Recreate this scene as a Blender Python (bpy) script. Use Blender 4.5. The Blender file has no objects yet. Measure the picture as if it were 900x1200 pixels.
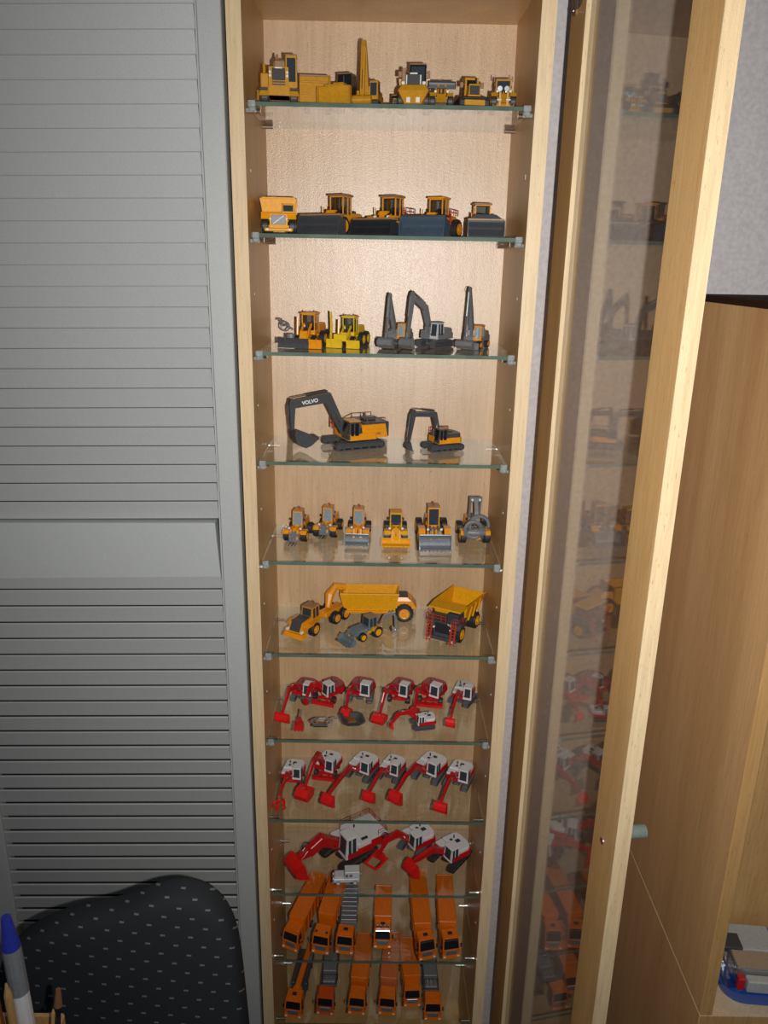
import bpy, bmesh, math, random
from mathutils import Vector, Matrix
random.seed(7)
S = bpy.context.scene
COL = S.collection
PI = math.pi

# ------------------------------------------------------------------ camera, world, flash, exposure
CAM = Vector((-0.0038, -0.8960, 1.5298))
pitch, yaw, roll = math.radians(17.665), math.radians(0.373), math.radians(-1.0655)
fwd = Vector((math.sin(yaw)*math.cos(pitch), math.cos(yaw)*math.cos(pitch), -math.sin(pitch)))
rt = Vector((math.cos(yaw), -math.sin(yaw), 0)); dn = fwd.cross(rt)
rt2 = math.cos(roll)*rt + math.sin(roll)*dn
dn2 = -math.sin(roll)*rt + math.cos(roll)*dn
cd = bpy.data.cameras.new('camera'); co = bpy.data.objects.new('camera', cd); COL.objects.link(co)
rot = Matrix((rt2, -dn2, -fwd)).transposed()
co.matrix_world = Matrix.Translation(CAM) @ rot.to_4x4()
cd.sensor_fit = 'VERTICAL'; cd.sensor_height = 36.0; cd.lens = 36.0*918.056/1200.0
cd.clip_start = 0.01; cd.clip_end = 20
S.camera = co

w = bpy.data.worlds.new('world'); S.world = w; w.use_nodes = True
w.node_tree.nodes['Background'].inputs[0].default_value = (0.80, 0.90, 1.0, 1)
w.node_tree.nodes['Background'].inputs[1].default_value = 0.07

ld = bpy.data.lights.new('camera_flash', 'SPOT'); ld.energy = 32.5; ld.shadow_soft_size = 0.0045
ld.spot_size = math.radians(120); ld.spot_blend = 1.0; ld.color = (1.0, 0.965, 0.92)
lo = bpy.data.objects.new('camera_flash', ld); COL.objects.link(lo)
aim = (Vector((0.13, 0.03, 1.36)) - CAM).normalized()
lo.location = CAM + rt2*0.034 + dn2*0.012 + fwd*0.004
lo.rotation_euler = aim.to_track_quat('-Z', 'Y').to_euler()

S.view_settings.view_transform = 'Standard'; S.view_settings.look = 'None'
S.view_settings.exposure = 0.0; S.view_settings.gamma = 1.0; S.view_settings.use_curve_mapping = False

# ------------------------------------------------------------------ materials
MATS = {}
def nt(name):
    m = bpy.data.materials.new(name); m.use_nodes = True; t = m.node_tree
    return m, t, t.nodes, t.links, t.nodes['Principled BSDF']
def paint(name, c, rough=0.35, metal=0.0, var=0.10, coat=0.0, bump=0.0, scale=300, spec=0.5):
    if name in MATS: return MATS[name]
    m, t, N, L, P = nt(name)
    tc = N.new('ShaderNodeTexCoord'); no = N.new('ShaderNodeTexNoise'); no.inputs['Scale'].default_value = scale
    no.inputs['Detail'].default_value = 3
    L.new(tc.outputs['Object'], no.inputs['Vector'])
    cr = N.new('ShaderNodeValToRGB'); cr.color_ramp.elements[0].position = 0.3; cr.color_ramp.elements[1].position = 0.7
    cr.color_ramp.elements[0].color = tuple(x*(1-var) for x in c)+(1,); cr.color_ramp.elements[1].color = tuple(min(1, x*(1+var)) for x in c)+(1,)
    L.new(no.outputs['Fac'], cr.inputs['Fac']); L.new(cr.outputs['Color'], P.inputs['Base Color'])
    P.inputs['Roughness'].default_value = rough; P.inputs['Metallic'].default_value = metal
    P.inputs['Specular IOR Level'].default_value = spec
    P.inputs['Coat Weight'].default_value = coat; P.inputs['Coat Roughness'].default_value = 0.15
    if bump:
        b = N.new('ShaderNodeBump'); b.inputs['Strength'].default_value = bump; b.inputs['Distance'].default_value = 0.0005
        L.new(no.outputs['Fac'], b.inputs['Height']); L.new(b.outputs['Normal'], P.inputs['Normal'])
    MATS[name] = m; return m
def beech(name, c0, c1, rough=0.34, axis='Z', coat=0, figure=22):
    m, t, N, L, P = nt(name)
    tc = N.new('ShaderNodeTexCoord')
    def noise(sc, scale, det=4, rg=0.6):
        mp = N.new('ShaderNodeMapping'); mp.inputs['Scale'].default_value = sc
        L.new(tc.outputs['Object'], mp.inputs['Vector'])
        n = N.new('ShaderNodeTexNoise'); n.inputs['Scale'].default_value = scale; n.inputs['Detail'].default_value = det
        n.inputs['Roughness'].default_value = rg; L.new(mp.outputs['Vector'], n.inputs['Vector']); return n
    lng = {'Z': (1, 1, .05), 'X': (.05, 1, 1), 'Y': (1, .05, 1)}[axis]
    big = noise(lng, figure, 5); fine = noise(lng, 330, 2)
    fl = noise({'Z': (1, 1, .16), 'X': (.16, 1, 1), 'Y': (1, .16, 1)}[axis], 720, 1)
    cr = N.new('ShaderNodeValToRGB'); e = cr.color_ramp.elements
    e[0].position = .32; e[0].color = c0+(1,); e[1].position = .68; e[1].color = c1+(1,)
    L.new(big.outputs['Fac'], cr.inputs['Fac'])
    mx = N.new('ShaderNodeMixRGB'); mx.blend_type = 'MULTIPLY'; mx.inputs[0].default_value = 1
    r2 = N.new('ShaderNodeValToRGB'); r2.color_ramp.elements[0].position = .3; r2.color_ramp.elements[0].color = (.86, .84, .8, 1); r2.color_ramp.elements[1].position = .6
    L.new(fine.outputs['Fac'], r2.inputs['Fac']); L.new(cr.outputs['Color'], mx.inputs[1]); L.new(r2.outputs['Color'], mx.inputs[2])
    r3 = N.new('ShaderNodeValToRGB'); r3.color_ramp.elements[0].position = .22; r3.color_ramp.elements[0].color = (.62, .5, .4, 1); r3.color_ramp.elements[1].position = .34
    r3.color_ramp.elements[1].color = (1, 1, 1, 1)
    L.new(fl.outputs['Fac'], r3.inputs['Fac'])
    wide = noise(tuple(max(q, .02) if q < 1 else 1 for q in lng), 5.5, 0); r4 = N.new('ShaderNodeValToRGB')
    r4.color_ramp.elements[0].position = .40; r4.color_ramp.elements[0].color = (.90, .87, .84, 1); r4.color_ramp.elements[1].position = .58
    r4.color_ramp.elements[1].color = (1.04, 1.03, 1.02, 1); L.new(wide.outputs['Fac'], r4.inputs['Fac'])
    m3 = N.new('ShaderNodeMixRGB'); m3.blend_type = 'MULTIPLY'; m3.inputs[0].default_value = 1
    L.new(mx.outputs['Color'], m3.inputs[1]); L.new(r4.outputs['Color'], m3.inputs[2]); mx = m3
    m2 = N.new('ShaderNodeMixRGB'); m2.blend_type = 'MULTIPLY'; m2.inputs[0].default_value = .8
    L.new(mx.outputs['Color'], m2.inputs[1]); L.new(r3.outputs['Color'], m2.inputs[2]); L.new(m2.outputs['Color'], P.inputs['Base Color'])
    g = N.new('ShaderNodeTexNoise'); g.inputs['Scale'].default_value = 950; g.inputs['Detail'].default_value = 3
    L.new(tc.outputs['Object'], g.inputs['Vector'])
    b = N.new('ShaderNodeBump'); b.inputs['Strength'].default_value = .75; b.inputs['Distance'].default_value = .00036
    L.new(g.outputs['Fac'], b.inputs['Height']); L.new(b.outputs['Normal'], P.inputs['Normal'])
    P.inputs['Roughness'].default_value = rough; P.inputs['Coat Weight'].default_value = coat; P.inputs['Coat Roughness'].default_value = .34; P.inputs['Coat IOR'].default_value = 1.75
    L.new(b.outputs['Normal'], P.inputs['Coat Normal'])
    return m
M_BEECH = beech('beech_laminate', (.54, .315, .118), (.64, .405, .172), .45, coat=.10)
M_BEECHB = beech('beech_back_panel', (.49, .315, .170), (.60, .412, .230), .5, coat=1.0, figure=16)
M_BEECHD = beech('beech_unit_side', (.66, .37, .145), (.88, .56, .26), .45, coat=.1, figure=13)
M_EDGE = beech('beech_edge_band', (.74, .56, .34), (.82, .66, .43), .45)
M_EDGED = beech('beech_door_edge', (.58, .44, .26), (.66, .52, .325), .55)
M_LOUVRE = paint('grey_lacquer', (.415, .435, .435), .45, var=.05, bump=.2, scale=700)
M_LOUVRE2 = paint('grey_lacquer_panel', (.44, .465, .465), .42, var=.04, bump=.2, scale=600)
M_WALL = paint('grey_wallpaper', (.62, .59, .605), .6, var=.10, bump=1.0, scale=170)
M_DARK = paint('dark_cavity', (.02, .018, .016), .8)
M_FLOOR = paint('floor_carpet', (.10, .09, .08), .9, bump=.5)
M_CEIL = paint('ceiling_white', (.6, .6, .58), .9)
M_CHROME = paint('chrome', (.75, .75, .76), .16, 1.0, .05)
M_CLIP = paint('clear_plastic_clip', (.36, .39, .39), .15, .2, .2)
CATY = paint('ochre_paint', (.50, .235, .012), .38, spec=.4)
YEL = paint('warm_yellow_paint', (.74, .34, .006), .45, spec=.25)
LEM = paint('bright_yellow_paint', (.72, .48, .015), .35)
VYEL = paint('amber_paint', (.76, .29, .006), .33)
ORG = paint('orange_paint', (.72, .150, .004), .30, spec=.35)
ORGD = paint('dark_orange_paint', (.60, .085, .012), .28, spec=.35)
ORGP = paint('faded_orange_roof', (.52, .16, .06), .4)
RED = paint('red_paint', (.50, .008, .010), .28)
REDB = paint('bright_red_paint', (.66, .010, .010), .32)
REDD = paint('dark_red_paint', (.30, .02, .025), .35)
ORR = paint('orange_red_paint', (.48, .045, .012), .4)
WHT = paint('white_paint', (.66, .67, .68), .35, var=.04)
WHG = paint('light_grey_paint', (.52, .54, .55), .4, var=.04)
GRY = paint('grey_plastic', (.16, .17, .18), .45)
GRYD = paint('charcoal_plastic', (.055, .058, .065), .42)
GRYT = paint('track_grey', (.085, .09, .10), .5)
BLU = paint('blue_grey_paint', (.13, .17, .20), .4)
BLK = paint('black_rubber', (.018, .018, .02), .5)
BLKG = paint('black_gloss', (.012, .012, .015), .12)
GLS = paint('dark_window', (.035, .045, .055), .08)
GLB = paint('pale_windscreen', (.24, .30, .34), .12)
SIL = paint('silver_metal', (.62, .63, .64), .25, .8)
STE = paint('steel_grey', (.22, .24, .26), .32, .4)
BRN = paint('brown_roof', (.30, .17, .08), .4)
WTX = paint('white_lettering', (.8, .8, .8), .5)
LAMP = paint('clear_lamp_lens', (.75, .75, .72), .1)

def thin_glass(name, tint, extra=0.0, rough=0.0):
    m, t, N, L, P = nt(name); N.remove(P)
    out = N['Material Output']
    g = N.new('ShaderNodeNewGeometry'); d = N.new('ShaderNodeVectorMath'); d.operation = 'DOT_PRODUCT'
    L.new(g.outputs['Incoming'], d.inputs[0]); L.new(g.outputs['Normal'], d.inputs[1])
    def M(op, a, b=None):
        n = N.new('ShaderNodeMath'); n.operation = op
        for i, v in ((0, a), (1, b)):
            if v is None: continue
            if isinstance(v, (int, float)): n.inputs[i].default_value = v
            else: L.new(v, n.inputs[i])
        return n.outputs[0]
    c = M('ABSOLUTE', d.outputs['Value']); k = M('POWER', M('SUBTRACT', 1.0, c), 5.0)
    F = M('ADD', M('MULTIPLY', k, .95), .045 + extra)
    tr = N.new('ShaderNodeBsdfTransparent'); tr.inputs[0].default_value = tint+(1,)
    gl = N.new('ShaderNodeBsdfGlossy'); gl.inputs['Roughness'].default_value = rough; gl.inputs[0].default_value = (1, 1, 1, 1)
    mx = N.new('ShaderNodeMixShader'); L.new(F, mx.inputs[0]); L.new(tr.outputs[0], mx.inputs[1]); L.new(gl.outputs[0], mx.inputs[2])
    L.new(mx.outputs[0], out.inputs[0]); return m
M_GLASS = thin_glass('shelf_glass', (.965, .985, .97))
M_PANE = thin_glass('door_glass', (.90, .88, .85), .02)
M_GEDGE = paint('green_glass_edge', (.085, .135, .105), .5, var=.2, scale=40, spec=.15)

def fabric():
    m, t, N, L, P = nt('chair_fabric')
    tc = N.new('ShaderNodeTexCoord'); sp = N.new('ShaderNodeSeparateXYZ'); L.new(tc.outputs['Object'], sp.inputs[0])
    def M(op, a, b=None):
        n = N.new('ShaderNodeMath'); n.operation = op
        for i, v in ((0, a), (1, b)):
            if v is None: continue
            if isinstance(v, (int, float)): n.inputs[i].default_value = v
            else: L.new(v, n.inputs[i])
        return n.outputs[0]
    # rows of short woven dashes, every other row shifted
    v = M('MULTIPLY', M('ADD', M('ADD', sp.outputs['Z'], M('MULTIPLY', sp.outputs['Y'], .8)), M('MULTIPLY', sp.outputs['X'], .10)), 86.0)
    row = M('FLOOR', v); odd = M('MULTIPLY', M('MODULO', M('ABSOLUTE', row), 2.0), .5)
    u = M('ADD', M('MULTIPLY', M('SUBTRACT', sp.outputs['X'], M('MULTIPLY', sp.outputs['Z'], .12)), 36.0), odd)
    fu = M('ABSOLUTE', M('SUBTRACT', M('FRACT', M('ADD', u, 50.0)), .5)); fv = M('ABSOLUTE', M('SUBTRACT', M('FRACT', v), .5))
    dash = M('MULTIPLY', M('LESS_THAN', fu, .085), M('LESS_THAN', fv, .10))
    no = N.new('ShaderNodeTexNoise'); no.inputs['Scale'].default_value = 900; L.new(tc.outputs['Object'], no.inputs['Vector'])
    mx = N.new('ShaderNodeMixRGB'); mx.inputs[1].default_value = (.030, .034, .040, 1); mx.inputs[2].default_value = (.16, .185, .19, 1)
    L.new(dash, mx.inputs[0]); L.new(mx.outputs[0], P.inputs['Base Color']); P.inputs['Roughness'].default_value = .95
    P.inputs['Specular IOR Level'].default_value = .1
    b = N.new('ShaderNodeBump'); b.inputs['Strength'].default_value = .5; b.inputs['Distance'].default_value = .0006
    L.new(no.outputs['Fac'], b.inputs['Height']); L.new(b.outputs['Normal'], P.inputs['Normal'])
    return m
M_FAB = fabric()
BKTB = paint('bucket_charcoal', (.050, .055, .065), .38, spec=.6)
BKTK = paint('bucket_black', (.022, .024, .028), .35, spec=.6)
BKTN = paint('bucket_blue_grey', (.055, .085, .12), .38, spec=.6)

# ------------------------------------------------------------------ mesh builder (millimetres)
class B:
    def __init__(s, T=None): s.v = []; s.f = []; s.T = T or Matrix()
    def add(s, vs, fs):
        o = len(s.v); s.v += [tuple(s.T @ Vector(p)) for p in vs]; s.f += [tuple(i+o for i in f) for f in fs]; return s
    def box(s, x0, x1, y0, y1, z0, z1, c=None):
        hx, hy, hz = (x1-x0)/2, (y1-y0)/2, (z1-z0)/2; m = Vector(((x0+x1)/2, (y0+y1)/2, (z0+z1)/2))
        if c is None: c = min(abs(hx), abs(hy), abs(hz))*.22
        if c == 0:
            vs = [(m.x+a*hx, m.y+b*hy, m.z+d*hz) for a in (-1, 1) for b in (-1, 1) for d in (-1, 1)]
            return s.add(vs, [(0, 1, 3, 2), (4, 6, 7, 5), (0, 4, 5, 1), (2, 3, 7, 6), (0, 2, 6, 4), (1, 5, 7, 3)])
        vs = []; idx = {}
        for a in (-1, 1):
            for b in (-1, 1):
                for d in (-1, 1):
                    for k in range(3):
                        p = [a*(hx-c), b*(hy-c), d*(hz-c)]; p[k] = (a*hx, b*hy, d*hz)[k]
                        idx[(a, b, d, k)] = len(vs); vs.append((m.x+p[0], m.y+p[1], m.z+p[2]))
        fs = []
        for k in range(3):
            for sg in (-1, 1):
                q = []
                for (i, j) in ((-1, -1), (1, -1), (1, 1), (-1, 1)):
                    t = [i, j]; t.insert(k, sg); q.append(idx[(t[0], t[1], t[2], k)])
                fs.append(q)
        for k in range(3):
            k1, k2 = [q for q in range(3) if q != k]
            for s1 in (-1, 1):
                for s2 in (-1, 1):
                    def key(e, kk):
                        t = [0, 0, 0]; t[k] = e; t[k1] = s1; t[k2] = s2; return idx[(t[0], t[1], t[2], kk)]
                    fs.append((key(-1, k1), key(1, k1), key(1, k2), key(-1, k2)))
        for a in (-1, 1):
            for b in (-1, 1):
                for d in (-1, 1): fs.append(tuple(idx[(a, b, d, k)] for k in range(3)))
        return s.add(vs, fs)
    def hexa(s, bot, top):
        return s.add(list(bot)+list(top), [(0, 1, 2, 3), (4, 5, 6, 7), (0, 1, 5, 4), (1, 2, 6, 5), (2, 3, 7, 6), (3, 0, 4, 7)])
    def taper(s, x0, x1, y0, y1, z0, z1, f=0, b=0, sd=0):
        # box whose top is pulled in: f at the front (+x), b at the back, sd at the sides
        return s.hexa([(x0, y0, z0), (x1, y0, z0), (x1, y1, z0), (x0, y1, z0)],
                      [(x0+b, y0+sd, z1), (x1-f, y0+sd, z1), (x1-f, y1-sd, z1), (x0+b, y1-sd, z1)])
    def prism(s, pr, y0, y1):
        n = len(pr); vs = [(x, y0, z) for x, z in pr]+[(x, y1, z) for x, z in pr]
        return s.add(vs, [tuple(range(n)), tuple(range(n, 2*n))]+[(i, (i+1) % n, n+(i+1) % n, n+i) for i in range(n)])
    def slab(s, pr, z0, z1, inset=0):
        n = len(pr); cx = sum(p[0] for p in pr)/n; cy = sum(p[1] for p in pr)/n
        vs = [(x, y, z0) for x, y in pr]
        zt = z1
        if inset:
            vs += [(x, y, z1-inset) for x, y in pr]
            vs += [(cx+(x-cx)*(1-inset/(abs(x-cx)+abs(y-cy)+.01)), cy+(y-cy)*(1-inset/(abs(x-cx)+abs(y-cy)+.01)), z1) for x, y in pr]
            fs = [tuple(range(n)), tuple(range(2*n, 3*n))]
            for r in (0, 1): fs += [(r*n+i, r*n+(i+1) % n, (r+1)*n+(i+1) % n, (r+1)*n+i) for i in range(n)]
            return s.add(vs, fs)
        vs += [(x, y, z1) for x, y in pr]
        return s.add(vs, [tuple(range(n)), tuple(range(n, 2*n))]+[(i, (i+1) % n, n+(i+1) % n, n+i) for i in range(n)])
    def cyl(s, p0, p1, r, n=12, r1=None):
        return s.tube([p0, p1], [r, r if r1 is None else r1], n)
    def tube(s, pts, r, n=6):
        pts = [Vector(p) for p in pts]; m = len(pts); rs = r if isinstance(r, (list, tuple)) else [r]*m
        vs = []
        for i, p in enumerate(pts):
            d = (pts[min(i+1, m-1)]-pts[max(i-1, 0)])
            d = d.normalized() if d.length > 1e-9 else Vector((0, 0, 1))
            a = Vector((0, 0, 1)) if abs(d.z) < .9 else Vector((1, 0, 0))
            if i == 0: u = d.cross(a).normalized()
            else: u = (u-d*u.dot(d)).normalized()
            v = d.cross(u)
            for k in range(n):
                t = 2*PI*k/n; vs.append(p+(u*math.cos(t)+v*math.sin(t))*rs[i])
        fs = [tuple(range(n)), tuple(range((m-1)*n, m*n))]
        for i in range(m-1):
            for k in range(n): fs.append((i*n+k, i*n+(k+1) % n, (i+1)*n+(k+1) % n, (i+1)*n+k))
        return s.add(vs, fs)
    def ribbon(s, pts, hs, y0, y1):
        # box-section link that follows pts in the xz plane, hs = depth of the section at each point
        n = len(pts); up = []; lo_ = []
        for i, (x, z) in enumerate(pts):
            a = pts[max(i-1, 0)]; b = pts[min(i+1, n-1)]; dx, dz = b[0]-a[0], b[1]-a[1]; l = math.hypot(dx, dz) or 1
            nx, nz = -dz/l, dx/l; up.append((x+nx*hs[i]/2, z+nz*hs[i]/2)); lo_.append((x-nx*hs[i]/2, z-nz*hs[i]/2))
        vs = [(p[0], y0, p[1]) for p in up]+[(p[0], y0, p[1]) for p in lo_]+[(p[0], y1, p[1]) for p in up]+[(p[0], y1, p[1]) for p in lo_]
        fs = []
        for i in range(n-1):
            fs += [(i, i+1, n+i+1, n+i), (2*n+i, 2*n+i+1, 3*n+i+1, 3*n+i), (i, i+1, 2*n+i+1, 2*n+i), (n+i, n+i+1, 3*n+i+1, 3*n+i)]
        fs += [(0, n, 3*n, 2*n), (n-1, 2*n-1, 4*n-1, 3*n-1)]
        return s.add(vs, fs)
    def ring(s, c, R_, r, axis='Y', n=18, m=6, a0=0, a1=2*PI):
        pts = []
        for i in range(n+1):
            t = a0+(a1-a0)*i/n; q = {'Y': (R_*math.cos(t), 0, R_*math.sin(t)), 'X': (0, R_*math.cos(t), R_*math.sin(t)), 'Z': (R_*math.cos(t), R_*math.sin(t), 0)}[axis]
            pts.append((c[0]+q[0], c[1]+q[1], c[2]+q[2]))
        return s.tube(pts, r, m)
    def lathe(s, c, prof, n=20):
        # prof = (radius, y) list, axis along y
        vs = []; m = len(prof)
        for r, y in prof:
            for k in range(n): t = 2*PI*k/n; vs.append((c[0]+r*math.cos(t), c[1]+y, c[2]+r*math.sin(t)))
        fs = [tuple(range(n)), tuple(range((m-1)*n, m*n))]
        for i in range(m-1):
            for k in range(n): fs.append((i*n+k, i*n+(k+1) % n, (i+1)*n+(k+1) % n, (i+1)*n+k))
        return s.add(vs, fs)
    def obj(s, name, mat, parent=None, label=None, smooth=False):
        me = bpy.data.meshes.new(name); me.from_pydata([(x*.001, y*.001, z*.001) for x, y, z in s.v], [], s.f)
        bm = bmesh.new(); bm.from_mesh(me); bmesh.ops.recalc_face_normals(bm, faces=bm.faces); bm.to_mesh(me); bm.free()
        if smooth: me.shade_smooth()
        me.materials.append(mat); o = bpy.data.objects.new(name, me); COL.objects.link(o)
        if parent: o.parent = parent
        if label: o['label'] = label
        return o
def root(name, label, cat, x=0, y=0, z=0, rz=0, group=None):
    o = bpy.data.objects.new(name, None); COL.objects.link(o); o.empty_display_size = .02
    o.location = (x*.001, y*.001, z*.001); o.rotation_euler = (0, 0, math.radians(rz))
    o['label'] = label; o['category'] = cat
    if group: o['group'] = group
    return o
def tag(o, label, cat, group=None):
    o['label'] = label; o['category'] = cat
    if group: o['group'] = group
    return o
def struct(o): o['kind'] = 'structure'; return o

# ------------------------------------------------------------------ room
struct(B().box(-1400, 1500, 172, 200, 0, 2450, 0).obj('wall_back', M_WALL))
struct(B().box(-1400, 1500, -2200, 200, -20, 0, 0).obj('floor', M_FLOOR))
struct(B().box(-1400, 1500, -2200, 200, 2450, 2470, 0).obj('ceiling', M_CEIL))

# ------------------------------------------------------------------ display cabinet
ZS = [1687.5, 1557.9, 1430.1, 1301.2, 1173.4, 1045.6, 917.3, 788.2, 660.9, 537.8, 413.1]
DEP = 159.4
cab = root('display_cabinet', 'tall narrow beech display cabinet with glass shelves and its glass door swung open', 'cabinet', 0, 0, 0)
for sx in (-1, 1):
    a, b = sorted((sx*150, sx*165.5))
    B().box(a, b, 1.2, DEP+8, 60, 1836, 0).obj('side_panel', M_BEECH, cab)
    B().box(a, b, 0, 1.2, 60, 1836, 0).obj('edge_strip', M_EDGE, cab)
B().box(-150, 150, 1.2, DEP, 1799.6, 1816, 0).obj('top_panel', M_BEECH, cab)
B().box(-150, 150, 1.2, DEP, 270, 286, 0).obj('bottom_panel', M_BEECH, cab)
B().box(-150, 150, 20, 36, 0, 270, 0).obj('plinth', M_BEECH, cab)
B().box(-150, 150, DEP, DEP+5, 60, 1836, 0).obj('back_panel', M_BEECHB, cab)
pin = None
def dup(o, loc, parent):
    c = o.copy(); c.location = loc; c.parent = parent; COL.objects.link(c); return c
b = B(); b.cyl((0, 0, 0), (-13, 0, 0), 2.6, 12); b.cyl((-2, 0, 0), (-3, 0, 0), 2.55, 12)
pinm = b.obj('shelf_pin', M_CHROME, cab); pinm.location = (.150, .030, ZS[0]*.001-.0068)
first = True
hole = B().cyl((0, 0, 0), (-.7, 0, 0), 1.6, 8).obj('pin_cap', WHG, cab); hole.location = (.150, .03, 1.62)
for k, z in enumerate(ZS):
    for sx in (-1, 1):
        for y in (27, 128):
            loc = (sx*.150, y*.001, z*.001-.0068)
            if first: pinm.location = loc; o = pinm; first = False
            else: o = dup(pinm, loc, cab)
            o.rotation_euler = (0, 0, 0) if sx > 0 else (0, 0, PI)
        if k < 7:
            c = B(Matrix.Translation((sx*144, 16, z)))
            c.box(-3.6, 4.2, -5, 4, -10, -4.2, 1.6); c.box(-3.6, 4, -5, -3.4, -5, 1.2, .5)
            c.cyl((sx*1.5, -1, -8), (sx*7, -1, -8), 2.2, 8)
            c.obj('shelf_clip', M_CLIP, cab)
        if k < 9:
            o = dup(hole, (sx*.150, .030, z*.001-.065), cab); o.rotation_euler = (0, 0, 0) if sx > 0 else (0, 0, PI)
SHLAB = ['topmost glass shelf carrying the ochre yellow machines', 'second glass shelf from the top carrying wide black bucket loaders',
 'third glass shelf from the top carrying grey boom excavators', 'glass shelf carrying the big black armed excavator and a small one',
 'glass shelf carrying a row of six front facing wheel loaders', 'glass shelf carrying the yellow haulers and a red railed dump truck',
 'glass shelf with the small red excavators and loose silver clamp', 'glass shelf with a row of six white roofed red excavators',
 'glass shelf with three large red and white excavators and grey jeep', 'glass shelf carrying the upper row of six orange lorries',
 'lowest glass shelf carrying the crane lorry and lower orange lorries']
for k, z in enumerate(ZS):
    s = B().box(-149, 149, 12.8, DEP-.5, z-4.2, z, 0).obj('glass_shelf', M_GLASS)
    s.data.materials.append(M_GEDGE)
    for p in s.data.polygons:
        if p.normal.y < -.5: p.material_index = 1
    tag(s, SHLAB[k], 'shelf', 'glass shelves of the display cabinet')

# door: hinged on the right, swung a little past a right angle
TH = math.radians(6.1)
DX = Matrix.Translation((187, 36, 0)) @ Matrix.Rotation(-PI/2+TH, 4, 'Z')   # local +x runs along the door, +y is its outer side (to the right)
def dB(): return B(DX)
DL, DT = 331, 14.5
d = dB(); d.box(.8, 45.2, 0, DT, 292, 1880, 0)
door = d.obj('door', M_BEECH, cab, 'open glass door of the cabinet with beech frame')
dB().box(45.2, 46.5, 0, DT, 350, 1822, 0).obj('lip_edge', M_EDGE, door)
dB().box(281.5, DL-1.2, 0, DT, 292, 1880, 0).obj('stile', M_BEECH, door)
dB().box(DL-1.2, DL, 0, DT, 292, 1880, 0).obj('stile_edge', M_EDGED, door)
dB().box(46.5, 281.5, 0, DT, 292, 350, 0).obj('rail', M_BEECH, door)
dB().box(46.5, 281.5, 0, DT, 1822, 1880, 0).obj('rail', M_BEECH, door)
dB().box(46.7, 281.3, 5.0, 6.2, 350, 1822, 0).obj('glass_pane', M_PANE, door)
h = dB(); h.cyl((308, DT, 1009), (308, DT+25, 1009), 6.6, 20); h.obj('handle', paint('green_grey_handle', (.16, .20, .17), .35), door, smooth=False)
h = dB(); h.cyl((303, -.8, 996), (303, .2, 996), 3.6, 14); h.obj('screw', M_CHROME, door)
for z in (1790, 380):
    h = dB(); h.cyl((26, -1.2, z), (26, .3, z), 13, 20); h.box(15, 21, -4, 0, z-18, z+18, 1.6); h.cyl((18, -4.6, z-13), (18, -3.8, z-13), 2, 10)
    h.obj('hinge', M_CHROME, door)

# ------------------------------------------------------------------ louvred wardrobe door on the left
lv = root('louvered_door', 'grey louvered wardrobe door of horizontal slats beside the display cabinet', 'door', 0, 0, 0)
B().box(-193, -168.8, -8, 12, 40, 2050, 1).obj('stile', M_LOUVRE, lv)
B().box(-196, -193.2, -3, 10, 40, 2050, .5).obj('bead', M_LOUVRE, lv)
B().box(-548, -511, -8, 12, 40, 2050, 1).obj('stile', M_LOUVRE, lv)
sb = B(); XL, XR = -511, -196.4
slope = .020
sl = None
def zat(x, z): return z + (x+226)*slope
sz = []
z = 1232.4
while z < 2040: sz.append(z); z += 22.45
zz = 1163.6
while zz > 60: sz.append(zz-22.45); zz -= 22.45
pr0 = [(-4.2, 21.4), (-3.6, 22.2), (-2.6, 22.4), (-1.6, 22.0), (4.0, .5), (3.2, -.1), (1.4, -.1)]
for z in sz:
    c = (z-1200)/900.0
    m = B()
    vs = []
    for x in (XL, XR):
        for (y, h_) in pr0: vs.append((x, y, h_+(x+226)*slope))
    n = len(pr0)
    m.add(vs, [tuple(range(n)), tuple(range(n, 2*n))]+[(i, (i+1) % n, n+(i+1) % n, n+i) for i in range(n)])
    if sl is None: sl = m.obj('slat', M_LOUVRE, lv); o = sl
    else: o = sl.copy(); COL.objects.link(o); o.parent = lv
    o.location = (0, 0, (z-.2)*.001)
m = B(); m.hexa([(XL, -6, 1157.5-5.7), (XR, -6, 1160), (XR, 6, 1160), (XL, 6, 1154.3)], [(XL, -10, 1231-5.7), (XR-3, -10, 1230.5), (XR-3, 6, 1230.5), (XL, 6, 1225.3)])
m.obj('middle_panel', M_LOUVRE2, lv)
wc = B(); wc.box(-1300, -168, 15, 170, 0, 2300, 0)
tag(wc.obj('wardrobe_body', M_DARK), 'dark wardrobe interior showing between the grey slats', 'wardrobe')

# ------------------------------------------------------------------ right hand unit
ru = root('wall_unit', 'beech side unit standing at right behind the open glass door, blue box inside', 'cabinet', 0, 0, 0)
B().box(403, 418, -161, 170, 651, 1490, 0).obj('side_panel', M_BEECHD, ru)
B().box(403, 418, -163, -161, 650.2, 1490, .9).obj('edge_strip', M_BEECH, ru)
B().box(402.6, 900, -163, 170, 649.0, 649.7, 0).obj('edge_line', M_EDGE, ru)
B().box(404.5, 900, -162.5, 170, 634, 649, 0).obj('base_top', M_BEECH, ru)
B().box(403, 404.5, -161, 170, 600, 648.8, 0).obj('side_panel', M_BEECHD, ru)
B().box(403, 418, -161, 170, 0, 600, 0).obj('side_panel', M_BEECHD, ru)
B().box(418, 900, -34, -28, 650, 1490, 0).obj('back_panel', M_BEECH, ru)
B().box(885, 900, -161, 170, 0, 1490, 0).obj('side_panel', M_BEECHD, ru)
B().box(418, 885, -150, -134, 40, 630, 0).obj('front_panel', M_BEECHD, ru)
B().box(402.5, 901, -161.5, 171, 1490, 1498, 0).obj('top_panel', paint('dark_brown_top', (.040, .020, .012), .8, spec=.05), ru)
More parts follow.
